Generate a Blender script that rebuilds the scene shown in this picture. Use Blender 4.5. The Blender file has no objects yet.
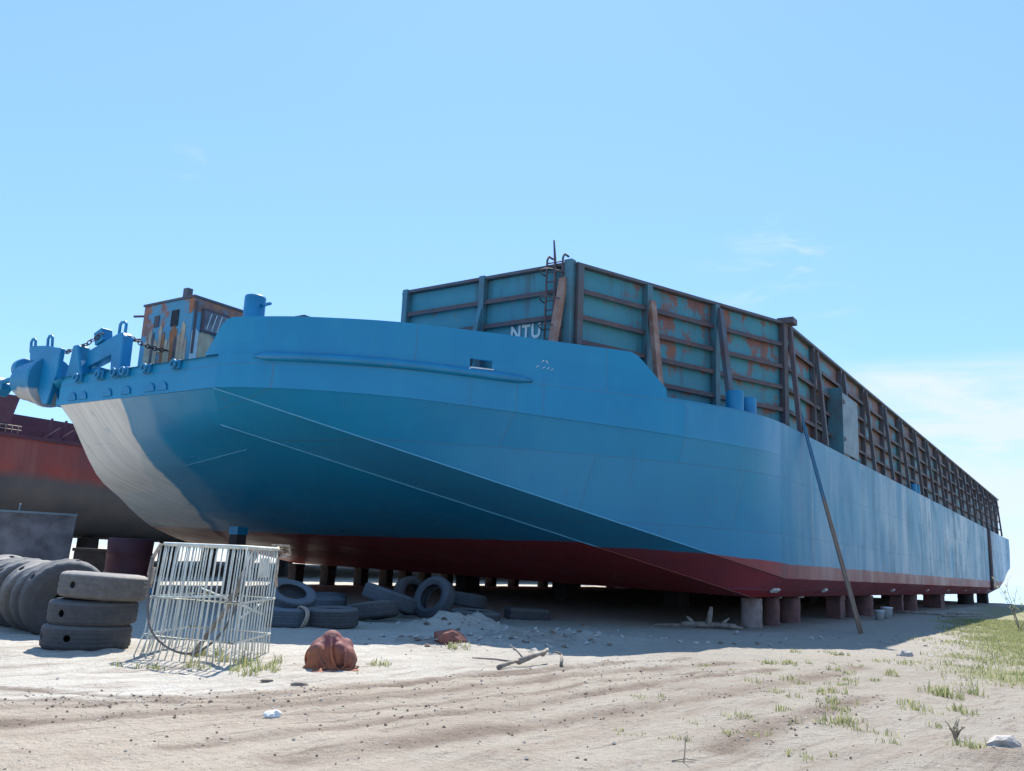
import bpy, bmesh, math, random
from mathutils import Vector, Matrix, noise
random.seed(7)
V = Vector
sc = bpy.context.scene
COL = sc.collection

# ------------------------------------------------------------------ camera
F_PX, CX_, CY_, H = 875.0, 512.0, 385.5, 1.6
ROLL = math.atan(.045); PITCH = math.radians(11.4874); AZ = math.radians(34.0153)
F0 = V((0, math.cos(PITCH), math.sin(PITCH))); R0 = V((1, 0, 0)); U0 = V((0, -math.sin(PITCH), math.cos(PITCH)))
cxv = R0 * math.cos(ROLL) + U0 * math.sin(ROLL); cyv = U0 * math.cos(ROLL) - R0 * math.sin(ROLL)
cam = bpy.data.cameras.new('camera'); camo = bpy.data.objects.new('camera', cam); COL.objects.link(camo)
m = Matrix((cxv, cyv, -F0)).transposed().to_4x4(); m.translation = V((0, 0, H)); camo.matrix_world = m
cam.sensor_width = 36; cam.lens = F_PX * 36 / 1024; cam.clip_start = .1; cam.clip_end = 20000
sc.camera = camo

S_ = V((math.sin(AZ), math.cos(AZ), 0)); T_ = V((-math.cos(AZ), math.sin(AZ), 0))
def W(s, t, z=0): return S_ * s + T_ * t + V((0, 0, z))
def lerp(a, b, f): return a + (b - a) * f
def sm(a, b, x):
    x = max(0, min(1, (x - a) / (b - a))); return x * x * (3 - 2 * x)

# ------------------------------------------------------------------ light
wd = bpy.data.worlds.new('World'); sc.world = wd; wd.use_nodes = True
SUN_EL = math.radians(55.5); SUN_AZ = math.radians(1)      # azimuth from +Y towards +X
nt = wd.node_tree; nt.nodes.clear()
def wn(t, **k):
    n = nt.nodes.new(t)
    for a, b in k.items(): setattr(n, a, b)
    return n
out = wn('ShaderNodeOutputWorld'); bg = wn('ShaderNodeBackground'); sky = wn('ShaderNodeTexSky')
sky.sky_type = 'NISHITA'; sky.sun_disc = False; sky.sun_elevation = SUN_EL; sky.sun_rotation = SUN_AZ
sky.altitude = 0; sky.air_density = 1.0; sky.dust_density = .2; sky.ozone_density = 2.4
bg.inputs[1].default_value = .103
tc = wn('ShaderNodeTexCoord'); sep = wn('ShaderNodeSeparateXYZ'); nt.links.new(tc.outputs['Generated'], sep.inputs[0])
def wmath(op, a, b=None, c=None):
    n = wn('ShaderNodeMath', operation=op)
    for i, x in enumerate((a, b, c)):
        if x is None: continue
        if isinstance(x, (int, float)): n.inputs[i].default_value = x
        else: nt.links.new(x, n.inputs[i])
    return n.outputs[0]
def wmap(x, a, b, c, d, smooth=True):
    n = wn('ShaderNodeMapRange', interpolation_type='SMOOTHSTEP' if smooth else 'LINEAR')
    nt.links.new(x, n.inputs[0])
    for i, q in enumerate((a, b, c, d)): n.inputs[i + 1].default_value = q
    return n.outputs[0]
def cloud(scale, stretch, lo, hi, det=6):
    mp = wn('ShaderNodeMapping'); mp.inputs['Scale'].default_value = stretch
    nt.links.new(tc.outputs['Generated'], mp.inputs[0])
    n = wn('ShaderNodeTexNoise'); n.inputs['Scale'].default_value = scale; n.inputs['Detail'].default_value = det
    n.inputs['Roughness'].default_value = .6; n.inputs['Distortion'].default_value = .4
    nt.links.new(mp.outputs[0], n.inputs['Vector'])
    return wmap(n.outputs['Fac'], lo, hi, 0, 1)
def spot(d, r0, r1):       # 1 inside a cone about direction d
    d = V(d).normalized()
    n = wn('ShaderNodeVectorMath', operation='DOT_PRODUCT'); nt.links.new(tc.outputs['Generated'], n.inputs[0]); n.inputs[1].default_value = d
    return wmap(n.outputs['Value'], math.cos(r1), math.cos(r0), 0, 1)
def pdir(u, v): return F0 * F_PX + cxv * (u - CX_) - cyv * (v - CY_)
# low cloud bank to the right near the horizon and a few wisps, clouds of the sky itself
az_mask = wmap(wmath('DIVIDE', sep.outputs[0], wmath('MAXIMUM', sep.outputs[1], .05)), .25, .46, 0, 1)
el_mask = wmath('MULTIPLY', wmap(sep.outputs[2], .235, .20, 0, 1), wmap(sep.outputs[2], -.02, .02, 0, 1))
bank = wmath('MULTIPLY', wmath('MULTIPLY', az_mask, el_mask), wmath('ADD', wmath('MULTIPLY', cloud(3.4, (1, 1, 6), .38, .60), .60), .38))
w1 = wmath('MULTIPLY', spot(pdir(790, 256), .0, .05), wmath('MULTIPLY', cloud(16, (1, 1, 5), .50, .72), .35))
w2 = wmath('MULTIPLY', spot(pdir(770, 300), .0, .11), wmath('MULTIPLY', cloud(9, (1, 1, 4), .45, .75), .35))
w3 = wmath('MULTIPLY', spot(pdir(186, 159), .0, .028), wmath('MULTIPLY', cloud(26, (1, 1, 2.5), .45, .72), .22))
tot = wmath('MINIMUM', wmath('ADD', wmath('ADD', bank, w1), wmath('ADD', w2, w3)), .85)
mix = wn('ShaderNodeMix', data_type='RGBA'); nt.links.new(tot, mix.inputs['Factor'])
tint = wn('ShaderNodeMix', data_type='RGBA', blend_type='MULTIPLY'); tint.inputs['Factor'].default_value = 1
nt.links.new(sky.outputs[0], tint.inputs['A']); tint.inputs['B'].default_value = (.74, .88, 1.12, 1)
even = wn('ShaderNodeMix', data_type='RGBA'); even.inputs['Factor'].default_value = .55
nt.links.new(tint.outputs['Result'], even.inputs['A']); even.inputs['B'].default_value = (1.48, 2.85, 4.9, 1)
nt.links.new(even.outputs['Result'], mix.inputs['A']); mix.inputs['B'].default_value = (3.7, 4.1, 4.6, 1)
nt.links.new(mix.outputs['Result'], bg.inputs[0]); nt.links.new(bg.outputs[0], out.inputs[0])
sl = bpy.data.lights.new('sun', 'SUN'); sl.energy = 3.9; sl.angle = math.radians(.5); sl.color = (1, .955, .88)
so = bpy.data.objects.new('sun', sl); COL.objects.link(so)
sd = V((math.sin(SUN_AZ) * math.cos(SUN_EL), math.cos(SUN_AZ) * math.cos(SUN_EL), math.sin(SUN_EL)))
so.rotation_euler = sd.to_track_quat('Z', 'Y').to_euler(); so.location = (0, 0, 60)
sc.view_settings.view_transform = 'Standard'; sc.view_settings.look = 'None'; sc.view_settings.exposure = 1.18; sc.view_settings.gamma = 1

# ------------------------------------------------------------------ material helpers
class NM:
    def __init__(s, name):
        s.m = bpy.data.materials.new(name); s.m.use_nodes = True; s.t = s.m.node_tree
        s.b = s.t.nodes['Principled BSDF']; s.tc = s.t.nodes.new('ShaderNodeTexCoord')
    def n(s, typ, ins=None, **k):
        n = s.t.nodes.new(typ)
        for a, b in k.items(): setattr(n, a, b)
        for a, b in (ins or {}).items():
            s.set(n.inputs[a], b)
        return n
    def set(s, sock, v):
        if isinstance(v, bpy.types.NodeSocket): s.t.links.new(v, sock)
        else:
            if isinstance(v, tuple) and len(v) == 3 and sock.type == 'RGBA': v = v + (1,)
            sock.default_value = v
    def noise(s, scale, stretch=(1, 1, 1), det=5, rough=.55, vec=None, dist=0, off=(0, 0, 0)):
        mp = s.n('ShaderNodeMapping', {'Vector': vec or s.tc.outputs['Object'], 'Scale': stretch, 'Location': off})
        return s.n('ShaderNodeTexNoise', {'Vector': mp.outputs[0], 'Scale': scale, 'Detail': det, 'Roughness': rough, 'Distortion': dist}).outputs['Fac']
    def map(s, x, a, b, c=0., d=1.):
        return s.n('ShaderNodeMapRange', {0: x, 1: a, 2: b, 3: c, 4: d}).outputs[0]
    def math(s, op, a, b=0.):
        return s.n('ShaderNodeMath', {0: a, 1: b}, operation=op).outputs[0]
    def mix(s, f, a, b):
        n = s.n('ShaderNodeMix', data_type='RGBA'); s.set(n.inputs['Factor'], f); s.set(n.inputs['A'], a); s.set(n.inputs['B'], b)
        return n.outputs['Result']
    def xyz(s, vec=None):
        return s.n('ShaderNodeSeparateXYZ', {0: vec or s.tc.outputs['Object']}).outputs
    def attr(s, name): return s.n('ShaderNodeAttribute', attribute_name=name).outputs['Fac']
    def bump(s, h, strength=.3, dist=.05, prev=None):
        n = s.n('ShaderNodeBump', {'Height': h, 'Strength': strength, 'Distance': dist})
        if prev is not None: s.set(n.inputs['Normal'], prev)
        return n.outputs[0]
    def out(s, col=None, rough=None, nor=None, metal=None, spec=None):
        for k, v in (('Base Color', col), ('Roughness', rough), ('Normal', nor), ('Metallic', metal), ('Specular IOR Level', spec)):
            if v is not None: s.set(s.b.inputs[k], v)
        return s.m
    def both(s): s.m.use_backface_culling = False; return s.m

def simple(name, col, rough=.6, var=.25, scale=3., bump=.15, col2=None):
    k = NM(name); n1 = k.noise(scale, det=6)
    c2 = col2 or tuple(x * (1 - var) for x in col)
    k.out(k.mix(k.map(n1, .35, .65), col, c2), k.map(k.noise(scale * 2.3), .3, .7, max(.05, rough - .1), min(1, rough + .1)), k.bump(k.noise(scale * 5), bump, .02))
    return k.m

# --- barge paint: one blue hull paint, red antifouling below the load line, chalk and scrape wear
BLUE = (.001, .222, .41); BLUE_D = (.001, .190, .365)
RED = (.29, .020, .024)
def hull_paint(name, seams=True, pale=False):
    k = NM(name); x, y, z = k.xyz()[0:3]
    n1 = k.noise(.35, det=4); n2 = k.noise(2.2, (1, 1, .35), det=6)
    blue = k.mix(k.map(n1, .35, .65), BLUE, BLUE_D)
    blue = k.mix(k.math('MULTIPLY', k.map(n2, .5, .75), .30), blue, (.012, .27, .43))
    # aft part: weathered, paint gone grey and chalky with run marks
    aft = k.map(x, -32.25, -32.1); aft2 = k.map(x, -30., 0.)
    run = k.noise(.9, (1, 1, .09), det=7, rough=.68)
    blot = k.noise(.32, (1, 1, 1.2), det=6, rough=.6)
    chalk = k.math('MULTIPLY', k.map(run, .40, .56), k.map(blot, .38, .54))
    blue = k.mix(k.math('MULTIPLY', aft, .45), blue, (.04, .215, .325))
    blue = k.mix(k.math('MULTIPLY', k.math('MULTIPLY', chalk, aft2), .85), blue, (.46, .53, .58))
    drk = k.math('MULTIPLY', k.map(k.noise(1.3, (1, 1, .07), det=6, off=(3, 9, 1)), .51, .62), k.map(blot, .62, .44))
    blue = k.mix(k.math('MULTIPLY', k.math('MULTIPLY', drk, aft2), .9), blue, (.022, .075, .13))
    wob = k.math('MULTIPLY', k.math('SUBTRACT', k.noise(.8, det=3), .5), .10)
    zz = k.math('ADD', z, wob)
    rn = k.noise(1.2, (1, 1, .5), det=6)
    red = k.mix(k.map(rn, .35, .7), RED, (.21, .022, .028))
    red_aft = k.mix(k.map(rn, .3, .7), (.25, .034, .032), (.17, .028, .032))
    up = k.map(z, 1.50, 1.58)
    red = k.mix(k.math('MULTIPLY', aft, up), red, red_aft)
    scuff = k.math('MULTIPLY', k.map(k.noise(2., (1, 1, .16), det=6, off=(7, 2, 4)), .48, .66), k.math('MULTIPLY', aft2, k.math('MULTIPLY', k.map(z, 1.75, 1.95), k.map(z, 2.9, 2.2))))
    wl = k.math('ADD', zz, k.map(x, -37., -31.5, -.30, 0.)) if not pale else k.math('SUBTRACT', zz, .36)
    col = k.mix(k.map(wl, 1.93, 1.97), red, blue)
    col = k.mix(k.math('MULTIPLY', scuff, .3), col, (.55, .52, .52))
    rough = k.math('ADD', k.map(k.noise(.9, (1, 1, .3)), .3, .7, .27, .44), k.math('MULTIPLY', aft, .12))
    k.set(k.b.inputs['Specular IOR Level'], k.map(aft, 0., 1., .38, .36))
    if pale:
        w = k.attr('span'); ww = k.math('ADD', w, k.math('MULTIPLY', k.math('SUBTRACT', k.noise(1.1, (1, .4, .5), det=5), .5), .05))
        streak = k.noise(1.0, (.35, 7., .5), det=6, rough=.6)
        pale_glare = k.mix(k.map(streak, .35, .68), (.80, .76, .69), (.60, .575, .535))  # glare of sunlit sand on the port bow, painted into the colour
        low_glare = k.mix(k.map(streak, .35, .62), (.62, .38, .28), (.36, .16, .11))
        pr = k.mix(k.map(zz, 2.33, 2.42), low_glare, pale_glare)
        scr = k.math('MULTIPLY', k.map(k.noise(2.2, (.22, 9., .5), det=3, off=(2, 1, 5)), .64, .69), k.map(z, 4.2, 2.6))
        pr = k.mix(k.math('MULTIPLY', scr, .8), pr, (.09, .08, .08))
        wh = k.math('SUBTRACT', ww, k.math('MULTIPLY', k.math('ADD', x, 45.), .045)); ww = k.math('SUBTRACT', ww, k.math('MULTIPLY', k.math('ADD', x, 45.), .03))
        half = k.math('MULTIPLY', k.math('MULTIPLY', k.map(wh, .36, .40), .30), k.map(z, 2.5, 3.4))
        col = k.mix(half, col, (.30, .42, .50))  # inner band of the same painted glare, at partial strength
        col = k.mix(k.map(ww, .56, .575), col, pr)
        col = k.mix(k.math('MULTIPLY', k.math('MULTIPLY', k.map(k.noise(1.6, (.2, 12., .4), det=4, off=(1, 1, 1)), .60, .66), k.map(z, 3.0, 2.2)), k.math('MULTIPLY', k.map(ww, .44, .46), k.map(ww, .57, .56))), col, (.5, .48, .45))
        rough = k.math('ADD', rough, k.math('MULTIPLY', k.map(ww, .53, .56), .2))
    h = k.noise(.45, (1, 1, .8), det=2); dent = k.math('ADD', k.noise(1.5, (1, 1, 1), det=2, off=(4, 4, 4)), k.math('MULTIPLY', k.math('SINE', k.math('MULTIPLY', k.math('ADD', x, k.math('MULTIPLY', y, .6)), 9.)), .12))
    nor = k.bump(dent, .20, .05, k.bump(h, .25, .12))
    patch = k.n('ShaderNodeTexVoronoi', {'Vector': k.n('ShaderNodeMapping', {'Vector': k.tc.outputs['Object'], 'Scale': (.35, .35, .8)}).outputs[0], 'Scale': 1.0}, distance='CHEBYCHEV').outputs['Color']
    pg = k.n('ShaderNodeRGBToBW', {0: patch}).outputs[0]
    col = k.mix(k.math('MULTIPLY', k.map(pg, .3, .8), k.map(wl, 1.95, 2.0, 0., .26)), col, (.010, .25, .40))
    col = k.mix(k.math('MULTIPLY', k.map(k.noise(3.0, (1, 1, .06), det=6, off=(8, 1, 3)), .62, .74), k.map(wl, 1.95, 2.4, 0., .35)), col, (.06, .12, .16))
    if seams:
        mp = k.n('ShaderNodeCombineXYZ', {0: k.math('ADD', x, 200.), 1: k.math('ADD', z, -6.25 + 13.6)})
        br = k.n('ShaderNodeTexBrick', {'Vector': mp.outputs[0], 'Scale': 1.0, 'Mortar Size': .012, 'Mortar Smooth': .3, 'Brick Width': 4.2, 'Row Height': 1.7,
                                       'Color1': (1, 1, 1), 'Color2': (.8, .8, .8), 'Mortar': (0, 0, 0)}, offset=.5)
        nor = k.bump(br.outputs['Fac'], .35, .03, nor)
        col = k.mix(k.math('MULTIPLY', br.outputs['Fac'], .55), col, (.02, .10, .17))
        g = k.n('ShaderNodeRGBToBW', {0: br.outputs['Color']}).outputs[0]
        col = k.mix(k.map(g, .75, 1.0, .14, 0.), col, (.22, .33, .42))
    nor = k.bump(k.noise(9, det=4), .08, .01, nor)
    return k.out(col, rough, nor)
M = {}
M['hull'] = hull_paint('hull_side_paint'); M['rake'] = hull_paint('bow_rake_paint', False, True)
def blue_steel(name, c=(.014, .20, .46)):
    k = NM(name); n = k.noise(1.4, det=5)
    col = k.mix(k.map(n, .35, .7), c, tuple(x * .8 for x in c))
    col = k.mix(k.math('MULTIPLY', k.map(k.noise(5, (1, 1, .4), det=6), .64, .74), .6), col, (.10, .17, .22))
    return k.out(col, k.map(n, .3, .7, .34, .5), k.bump(k.noise(.9, det=3), .2, .06, k.bump(k.noise(14), .1, .01)))
M['blue'] = blue_steel('blue_deck_paint', (.003, .20, .40)); M['band'] = blue_steel('blue_band_paint', (.005, .205, .39))
def bead_paint():
    k = NM('weld_bead_paint'); z = k.xyz()[2]; x = k.xyz()[0]
    wl = k.math('ADD', z, k.map(x, -37., -31.5, -.30, 0.))
    return k.out(k.mix(k.map(wl, 1.93, 1.97), (.20, .055, .05), k.mix(k.noise(2.), (.06, .32, .50), (.15, .42, .58))), .45)  # blue lighter than the hull paints in the light the bead catches
M['bead'] = bead_paint()
def bin_paint():
    k = NM('rusty_teal_paint'); x, y, z = k.xyz()[0:3]
    n1 = k.noise(1.5, det=9, rough=.72); n2 = k.noise(.55, (1, 1, 1.6), det=5, off=(5, 3, 2)); fine = k.noise(6, det=6)
    teal = k.mix(k.map(k.noise(.8), .3, .7), (.036, .205, .275), (.055, .245, .305))
    bias = k.math('ADD', k.map(x, -38.8, -34., -.09, .055), k.map(x, -34., -20., 0., .11))
    r = k.math('ADD', k.math('ADD', n1, k.math('MULTIPLY', k.math('SUBTRACT', n2, .5), .55)), bias)
    u = k.math('FRACT', k.math('ADD', k.math('DIVIDE', k.math('SUBTRACT', 9.95, z), .742), .1))
    run = k.noise(2.6, (1, 1, .08), det=6, off=(2, 5, 8))
    r = k.math('ADD', r, k.math('ADD', k.map(u, .45, .0, -.02, .07), k.map(u, .80, 1.0, 0., .06)))
    r = k.math('ADD', r, k.math('MULTIPLY', k.math('SUBTRACT', run, .5), .36))
    f = k.map(r, .57, .66)
    rust = k.mix(k.map(fine, .35, .65), (.14, .078, .082), (.22, .10, .08))
    rust = k.mix(k.map(k.noise(2.6, off=(9, 9, 9)), .58, .66), rust, (.25, .10, .06))
    rust = k.mix(k.map(x, -20., 10., 0., .70), rust, (.072, .070, .088))
    col = k.mix(f, teal, rust)
    col = k.mix(k.math('MULTIPLY', k.map(k.noise(2.2, (1, 1, .12), det=5), .55, .7), .5), col, (.07, .055, .06))
    return k.out(col, .62, k.bump(n1, .3, .03, k.bump(k.noise(.7, det=2), .3, .15)))
M['bin'] = bin_paint()
M['rail'] = simple('dark_rusty_frame', (.060, .058, .074), .65, .3, 2.5, .2, (.11, .072, .072))
M['post'] = simple('weathered_post_steel', (.075, .10, .12), .6, .3, 1.4, .2, (.095, .062, .06))
M['tealpost'] = simple('teal_post_paint', (.055, .19, .24), .55, .3, 1.4, .2, (.07, .10, .12))
M['brace'] = simple('pale_rusted_brace', (.30, .21, .17), .75, .3, 2.2, .25, (.20, .085, .055))
M['dark'] = simple('dark_interior', (.018, .02, .026), .8)
M['white'] = simple('white_lettering', (.62, .70, .72), .6, .2, 5)
M['greyplate'] = simple('grey_plate', (.17, .25, .30), .55, .25, 1.5)
def house_paint():
    k = NM('peeling_house_paint'); x, y, z = k.xyz()[0:3]
    n1 = k.noise(.9, det=8, rough=.65, off=(2, 7, 4))
    col = k.mix(k.map(k.noise(.7), .35, .65), (.07, .25, .36), (.10, .29, .40))
    top = k.map(z, 7.6, 9.5, -.02, .07)
    f = k.map(k.math('ADD', n1, top), .545, .60)
    rust = k.mix(k.map(k.noise(3.4, det=6), .38, .62), (.20, .11, .10), (.36, .15, .08))
    col = k.mix(f, col, rust)
    return k.out(col, .7, k.bump(n1, .3, .03))
M['house'] = house_paint()
M['tan'] = simple('bare_tan_primer', (.52, .40, .27), .8, .3, 3, .2, (.40, .27, .18))
M['ochre'] = simple('orange_rust', (.40, .15, .06), .8, .3, 3, .2)
M['chain'] = simple('rusty_chain_steel', (.09, .06, .055), .6)
def b2paint():
    k = NM('red_oxide_hull'); x, y, z = k.xyz()[0:3]
    n = k.noise(.7, (1, 1, .5), det=7, rough=.65)
    red = k.mix(k.map(n, .32, .68), (.36, .07, .05), (.20, .065, .06))
    run = k.map(k.noise(1.5, (1, 1, .1), det=6), .52, .70)
    red = k.mix(k.math('MULTIPLY', run, .55), red, (.36, .15, .11))
    low = k.mix(k.map(k.noise(.9, (1, 1, .4), det=6), .35, .65), (.085, .085, .09), (.13, .115, .11))
    wl = k.math('ADD', z, k.math('MULTIPLY', k.math('SUBTRACT', k.noise(.35, det=4), .5), 1.0))
    return k.out(k.mix(k.map(wl, 4.25, 4.75), low, red), .55, k.bump(k.noise(.4, det=2), .3, .15))
M['b2'] = b2paint()
M['maroon'] = simple('maroon_oxide', (.13, .045, .06), .65, .3, 1.5, .2)
def rubber(name, col, dust, amt):
    k = NM(name); x, y, z = k.xyz()[0:3]
    n = k.noise(9, det=7, rough=.7); up = k.n('ShaderNodeSeparateXYZ', {0: k.n('ShaderNodeNewGeometry').outputs['Normal']}).outputs[2]
    d = k.math('MULTIPLY', k.math('ADD', k.map(n, .25, .75, .1, .6), k.map(up, .1, .8)), amt)
    d = k.n('ShaderNodeClamp', {0: d}).outputs[0]
    c = k.mix(k.map(k.noise(1.2), .3, .7), col, tuple(q * .7 for q in col))
    return k.out(k.mix(d, c, dust), .82, k.bump(k.math('SINE', k.math('MULTIPLY', z, 95.)), .3, .012, k.bump(k.noise(12, det=4), .22, .015)), spec=.3)
M['tyre_row'] = rubber('grey_dusty_tread_rubber', (.062, .064, .07), (.24, .235, .225), .46)
M['tyre'] = rubber('old_black_rubber', (.048, .050, .056), (.20, .195, .19), .40)
M['tyre_dusty'] = rubber('dusty_rubber', (.075, .072, .072), (.34, .31, .28), .60)
M['tyre_blue'] = rubber('bluish_rubber', (.070, .086, .106), (.19, .21, .235), .40)  # bluer base and dust tone than the other rubbers
M['cage'] = simple('white_pipe_paint', (.62, .64, .57), .55, .15, 5, .1, (.46, .46, .40))
M['rope'] = simple('old_pale_rope', (.50, .40, .31), .9, .4, 20, .5)
M['pipe'] = simple('dull_black_hose', (.16, .135, .12), .6)
M['wood'] = simple('grey_driftwood', (.34, .29, .235), .85, .45, 6, .6, (.17, .135, .11))
k = NM('brown_ladder_wood'); z_ = k.xyz()[2]; n_ = k.noise(3, det=6)
k.out(k.mix(k.map(k.math('ADD', z_, n_), 4.4, 4.8), k.mix(n_, (.30, .20, .14), (.14, .10, .08)), (.05, .15, .24)), .7, k.bump(n_, .3, .02)); M['pole'] = k.m
M['concrete'] = simple('stained_concrete', (.32, .26, .24), .85, .3, 2, .3, (.20, .13, .12))
M['pier'] = simple('red_stained_block', (.21, .10, .095), .85, .35, 2, .3, (.09, .06, .06))
M['pierdark'] = simple('dark_timber_block', (.045, .038, .038), .9, .3, 2, .3)
M['steelbox'] = simple('dull_grey_steel', (.18, .175, .195), .55, .4, 1.7, .25, (.075, .07, .082))
k = NM('two_tone_tarp'); z_ = k.xyz()[2]; n_ = k.noise(3.2, det=6)
k.out(k.mix(k.map(k.math('ADD', z_, k.math('MULTIPLY', k.math('SUBTRACT', k.noise(2.2, det=4), .5), .5)), .24, .33), k.mix(k.map(n_, .35, .65), (.36, .115, .05), (.16, .06, .04)), k.mix(k.map(n_, .35, .65), (.20, .06, .055), (.145, .048, .045))), .75, k.bump(k.noise(7, (1, 1, .6), det=6, dist=.8), .7, .05, k.bump(n_, .5, .06))); M['tarp'] = k.m
M['bucket'] = simple('white_bucket_plastic', (.55, .57, .58), .5, .2, 3, .1)
M['rock'] = simple('pale_broken_rock', (.45, .41, .37), .9, .3, 6, .6)
M['clay'] = simple('red_clay_chunk', (.26, .10, .075), .9, .3, 6, .5)
M['plastic'] = simple('white_scrap', (.75, .75, .73), .5, .15, 8)
def leafmat(name, a, b):
    k = NM(name); c = k.mix(k.attr('tint'), a, b); k.out(c, .6)
    tr = k.n('ShaderNodeBsdfTranslucent', {'Color': c}); ms = k.n('ShaderNodeMixShader', {0: .5, 1: k.b.outputs[0], 2: tr.outputs[0]})
    k.t.links.new(ms.outputs[0], k.t.nodes['Material Output'].inputs['Surface'])
    return k.m
M['grass'] = leafmat('grass_blade', (.185, .235, .085), (.42, .39, .20))
M['twig'] = leafmat('dry_twig', (.16, .15, .09), (.22, .2, .1))

# ------------------------------------------------------------------ mesh helpers
class MB:
    def __init__(s): s.v = []; s.f = []; s.mi = []; s.sm = []; s.a = {}
    def add(s, vs, fs, mi=0, smooth=False):
        o = len(s.v); s.v += [V(q) for q in vs]
        for f in fs: s.f.append(tuple(i + o for i in f)); s.mi.append(mi); s.sm.append(smooth)
        return s
    def box(s, c, size, ax=None, mi=0, taper=1.0):
        X, Y, Z = ax or (V((1, 0, 0)), V((0, 1, 0)), V((0, 0, 1))); c = V(c); a, b, d = [q / 2 for q in size]
        vs = [c + X * (sx * a * (taper if sz > 0 else 1)) + Y * (sy * b * (taper if sz > 0 else 1)) + Z * (sz * d) for sz in (-1, 1) for sy in (-1, 1) for sx in (-1, 1)]
        return s.add(vs, [(0, 2, 3, 1), (4, 5, 7, 6), (0, 1, 5, 4), (2, 6, 7, 3), (0, 4, 6, 2), (1, 3, 7, 5)], mi)
    def bar(s, a, b, w, h, up=(0, 0, 1), mi=0):
        a, b = V(a), V(b); d = (b - a); L = d.length; d.normalize(); up = V(up)
        x = d.cross(up)
        if x.length < 1e-4: x = d.cross(V((1, 0, 0)))
        x.normalize(); y = x.cross(d)
        return s.box((a + b) / 2, (w, h, L), (x, y, d), mi)
    def tube(s, pts, r, n=8, mi=0, closed=False, smooth=True, cap=True):
        pts = [V(p) for p in pts]; N = len(pts); rs = r if isinstance(r, (list, tuple)) else [r] * N
        prev = None; rings = []
        for i in range(N):
            if closed: d = pts[(i + 1) % N] - pts[i - 1]
            else: d = pts[min(i + 1, N - 1)] - pts[max(i - 1, 0)]
            d.normalize()
            if prev is None:
                ref = V((0, 0, 1)) if abs(d.z) < .9 else V((1, 0, 0)); x = d.cross(ref).normalized()
            else:
                x = prev - d * prev.dot(d)
                x.normalize()
            prev = x; y = d.cross(x)
            rings.append([pts[i] + (x * math.cos(2 * math.pi * k / n) + y * math.sin(2 * math.pi * k / n)) * rs[i] for k in range(n)])
        vs = [p for r_ in rings for p in r_]; fs = []
        for i in range(N if closed else N - 1):
            j = (i + 1) % N
            for k in range(n): fs.append((i * n + k, i * n + (k + 1) % n, j * n + (k + 1) % n, j * n + k))
        if cap and not closed: fs += [tuple(range(n))[::-1], tuple((N - 1) * n + k for k in range(n))]
        return s.add(vs, fs, mi, smooth)
    def lathe(s, prof, n=32, o=(0, 0, 0), ax=None, mi=0, smooth=True, closed=False):
        X, Y, Z = ax or (V((1, 0, 0)), V((0, 1, 0)), V((0, 0, 1))); o = V(o); vs = []; fs = []
        for r, z in prof:
            for k in range(n):
                a = 2 * math.pi * k / n; vs.append(o + X * (r * math.cos(a)) + Y * (r * math.sin(a)) + Z * z)
        P = len(prof)
        for i in range(P if closed else P - 1):
            j = (i + 1) % P
            for k in range(n): fs.append((i * n + k, i * n + (k + 1) % n, j * n + (k + 1) % n, j * n + k))
        return s.add(vs, fs, mi, smooth)
    def grid(s, rows, mi=0, smooth=True, flip=False, closed=False):
        R_, C_ = len(rows), len(rows[0]); vs = [p for r in rows for p in r]; fs = []
        for i in range(R_ - 1):
            for j in range(C_ - 1):
                q = (i * C_ + j, i * C_ + j + 1, (i + 1) * C_ + j + 1, (i + 1) * C_ + j)
                fs.append(q[::-1] if flip else q)
        return s.add(vs, fs, mi, smooth)
    def prism(s, poly, depth, o=(0, 0, 0), ax=None, mi=0):      # poly in (x,y) of ax, extruded along third axis, centred
        X, Y, Z = ax or (V((1, 0, 0)), V((0, 1, 0)), V((0, 0, 1))); o = V(o); n = len(poly)
        vs = [o + X * x + Y * y + Z * (k * depth) for k in (-.5, .5) for x, y in poly]
        fs = [tuple(range(n))[::-1], tuple(range(n, 2 * n))] + [(i, (i + 1) % n, n + (i + 1) % n, n + i) for i in range(n)]
        return s.add(vs, fs, mi)
    def build(s, name, mat, parent=None, attr=None, bevel=0, solid=0):
        me = bpy.data.meshes.new(name); me.from_pydata(s.v, [], s.f)
        for mt in (mat if isinstance(mat, (list, tuple)) else [mat]): me.materials.append(mt)
        me.polygons.foreach_set('material_index', s.mi); me.polygons.foreach_set('use_smooth', s.sm)
        if attr:
            for an, vals in attr.items():
                a = me.attributes.new(an, 'FLOAT', 'POINT'); a.data.foreach_set('value', vals)
        bm = bmesh.new(); bm.from_mesh(me); bmesh.ops.recalc_face_normals(bm, faces=bm.faces); bm.to_mesh(me); bm.free()
        me.update(); o = bpy.data.objects.new(name, me); COL.objects.link(o)
        if parent: o.parent = parent
        if bevel:
            b = o.modifiers.new('bevel', 'BEVEL'); b.width = bevel; b.segments = 2; b.limit_method = 'ANGLE'; b.angle_limit = .6
        if solid:
            b = o.modifiers.new('solid', 'SOLIDIFY'); b.thickness = solid; b.offset = -1
        return o
def tag(o, label=None, cat=None, group=None, kind=None):
    if label: o['label'] = label
    if cat: o['category'] = cat
    if group: o['group'] = group
    if kind: o['kind'] = kind
    return o
def empty(name, loc, rz=0, label=None, cat=None, group=None):
    o = bpy.data.objects.new(name, None); COL.objects.link(o); o.location = loc; o.rotation_euler = (0, 0, rz); o.empty_display_size = .3
    return tag(o, label, cat, group)
def copy_tree(o, parent=None):
    c = o.copy(); COL.objects.link(c)
    if parent:
        c.parent = parent
    for ch in [q for q in bpy.data.objects if q.parent == o]: copy_tree(ch, c)
    return c
NZ = noise.noise
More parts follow.
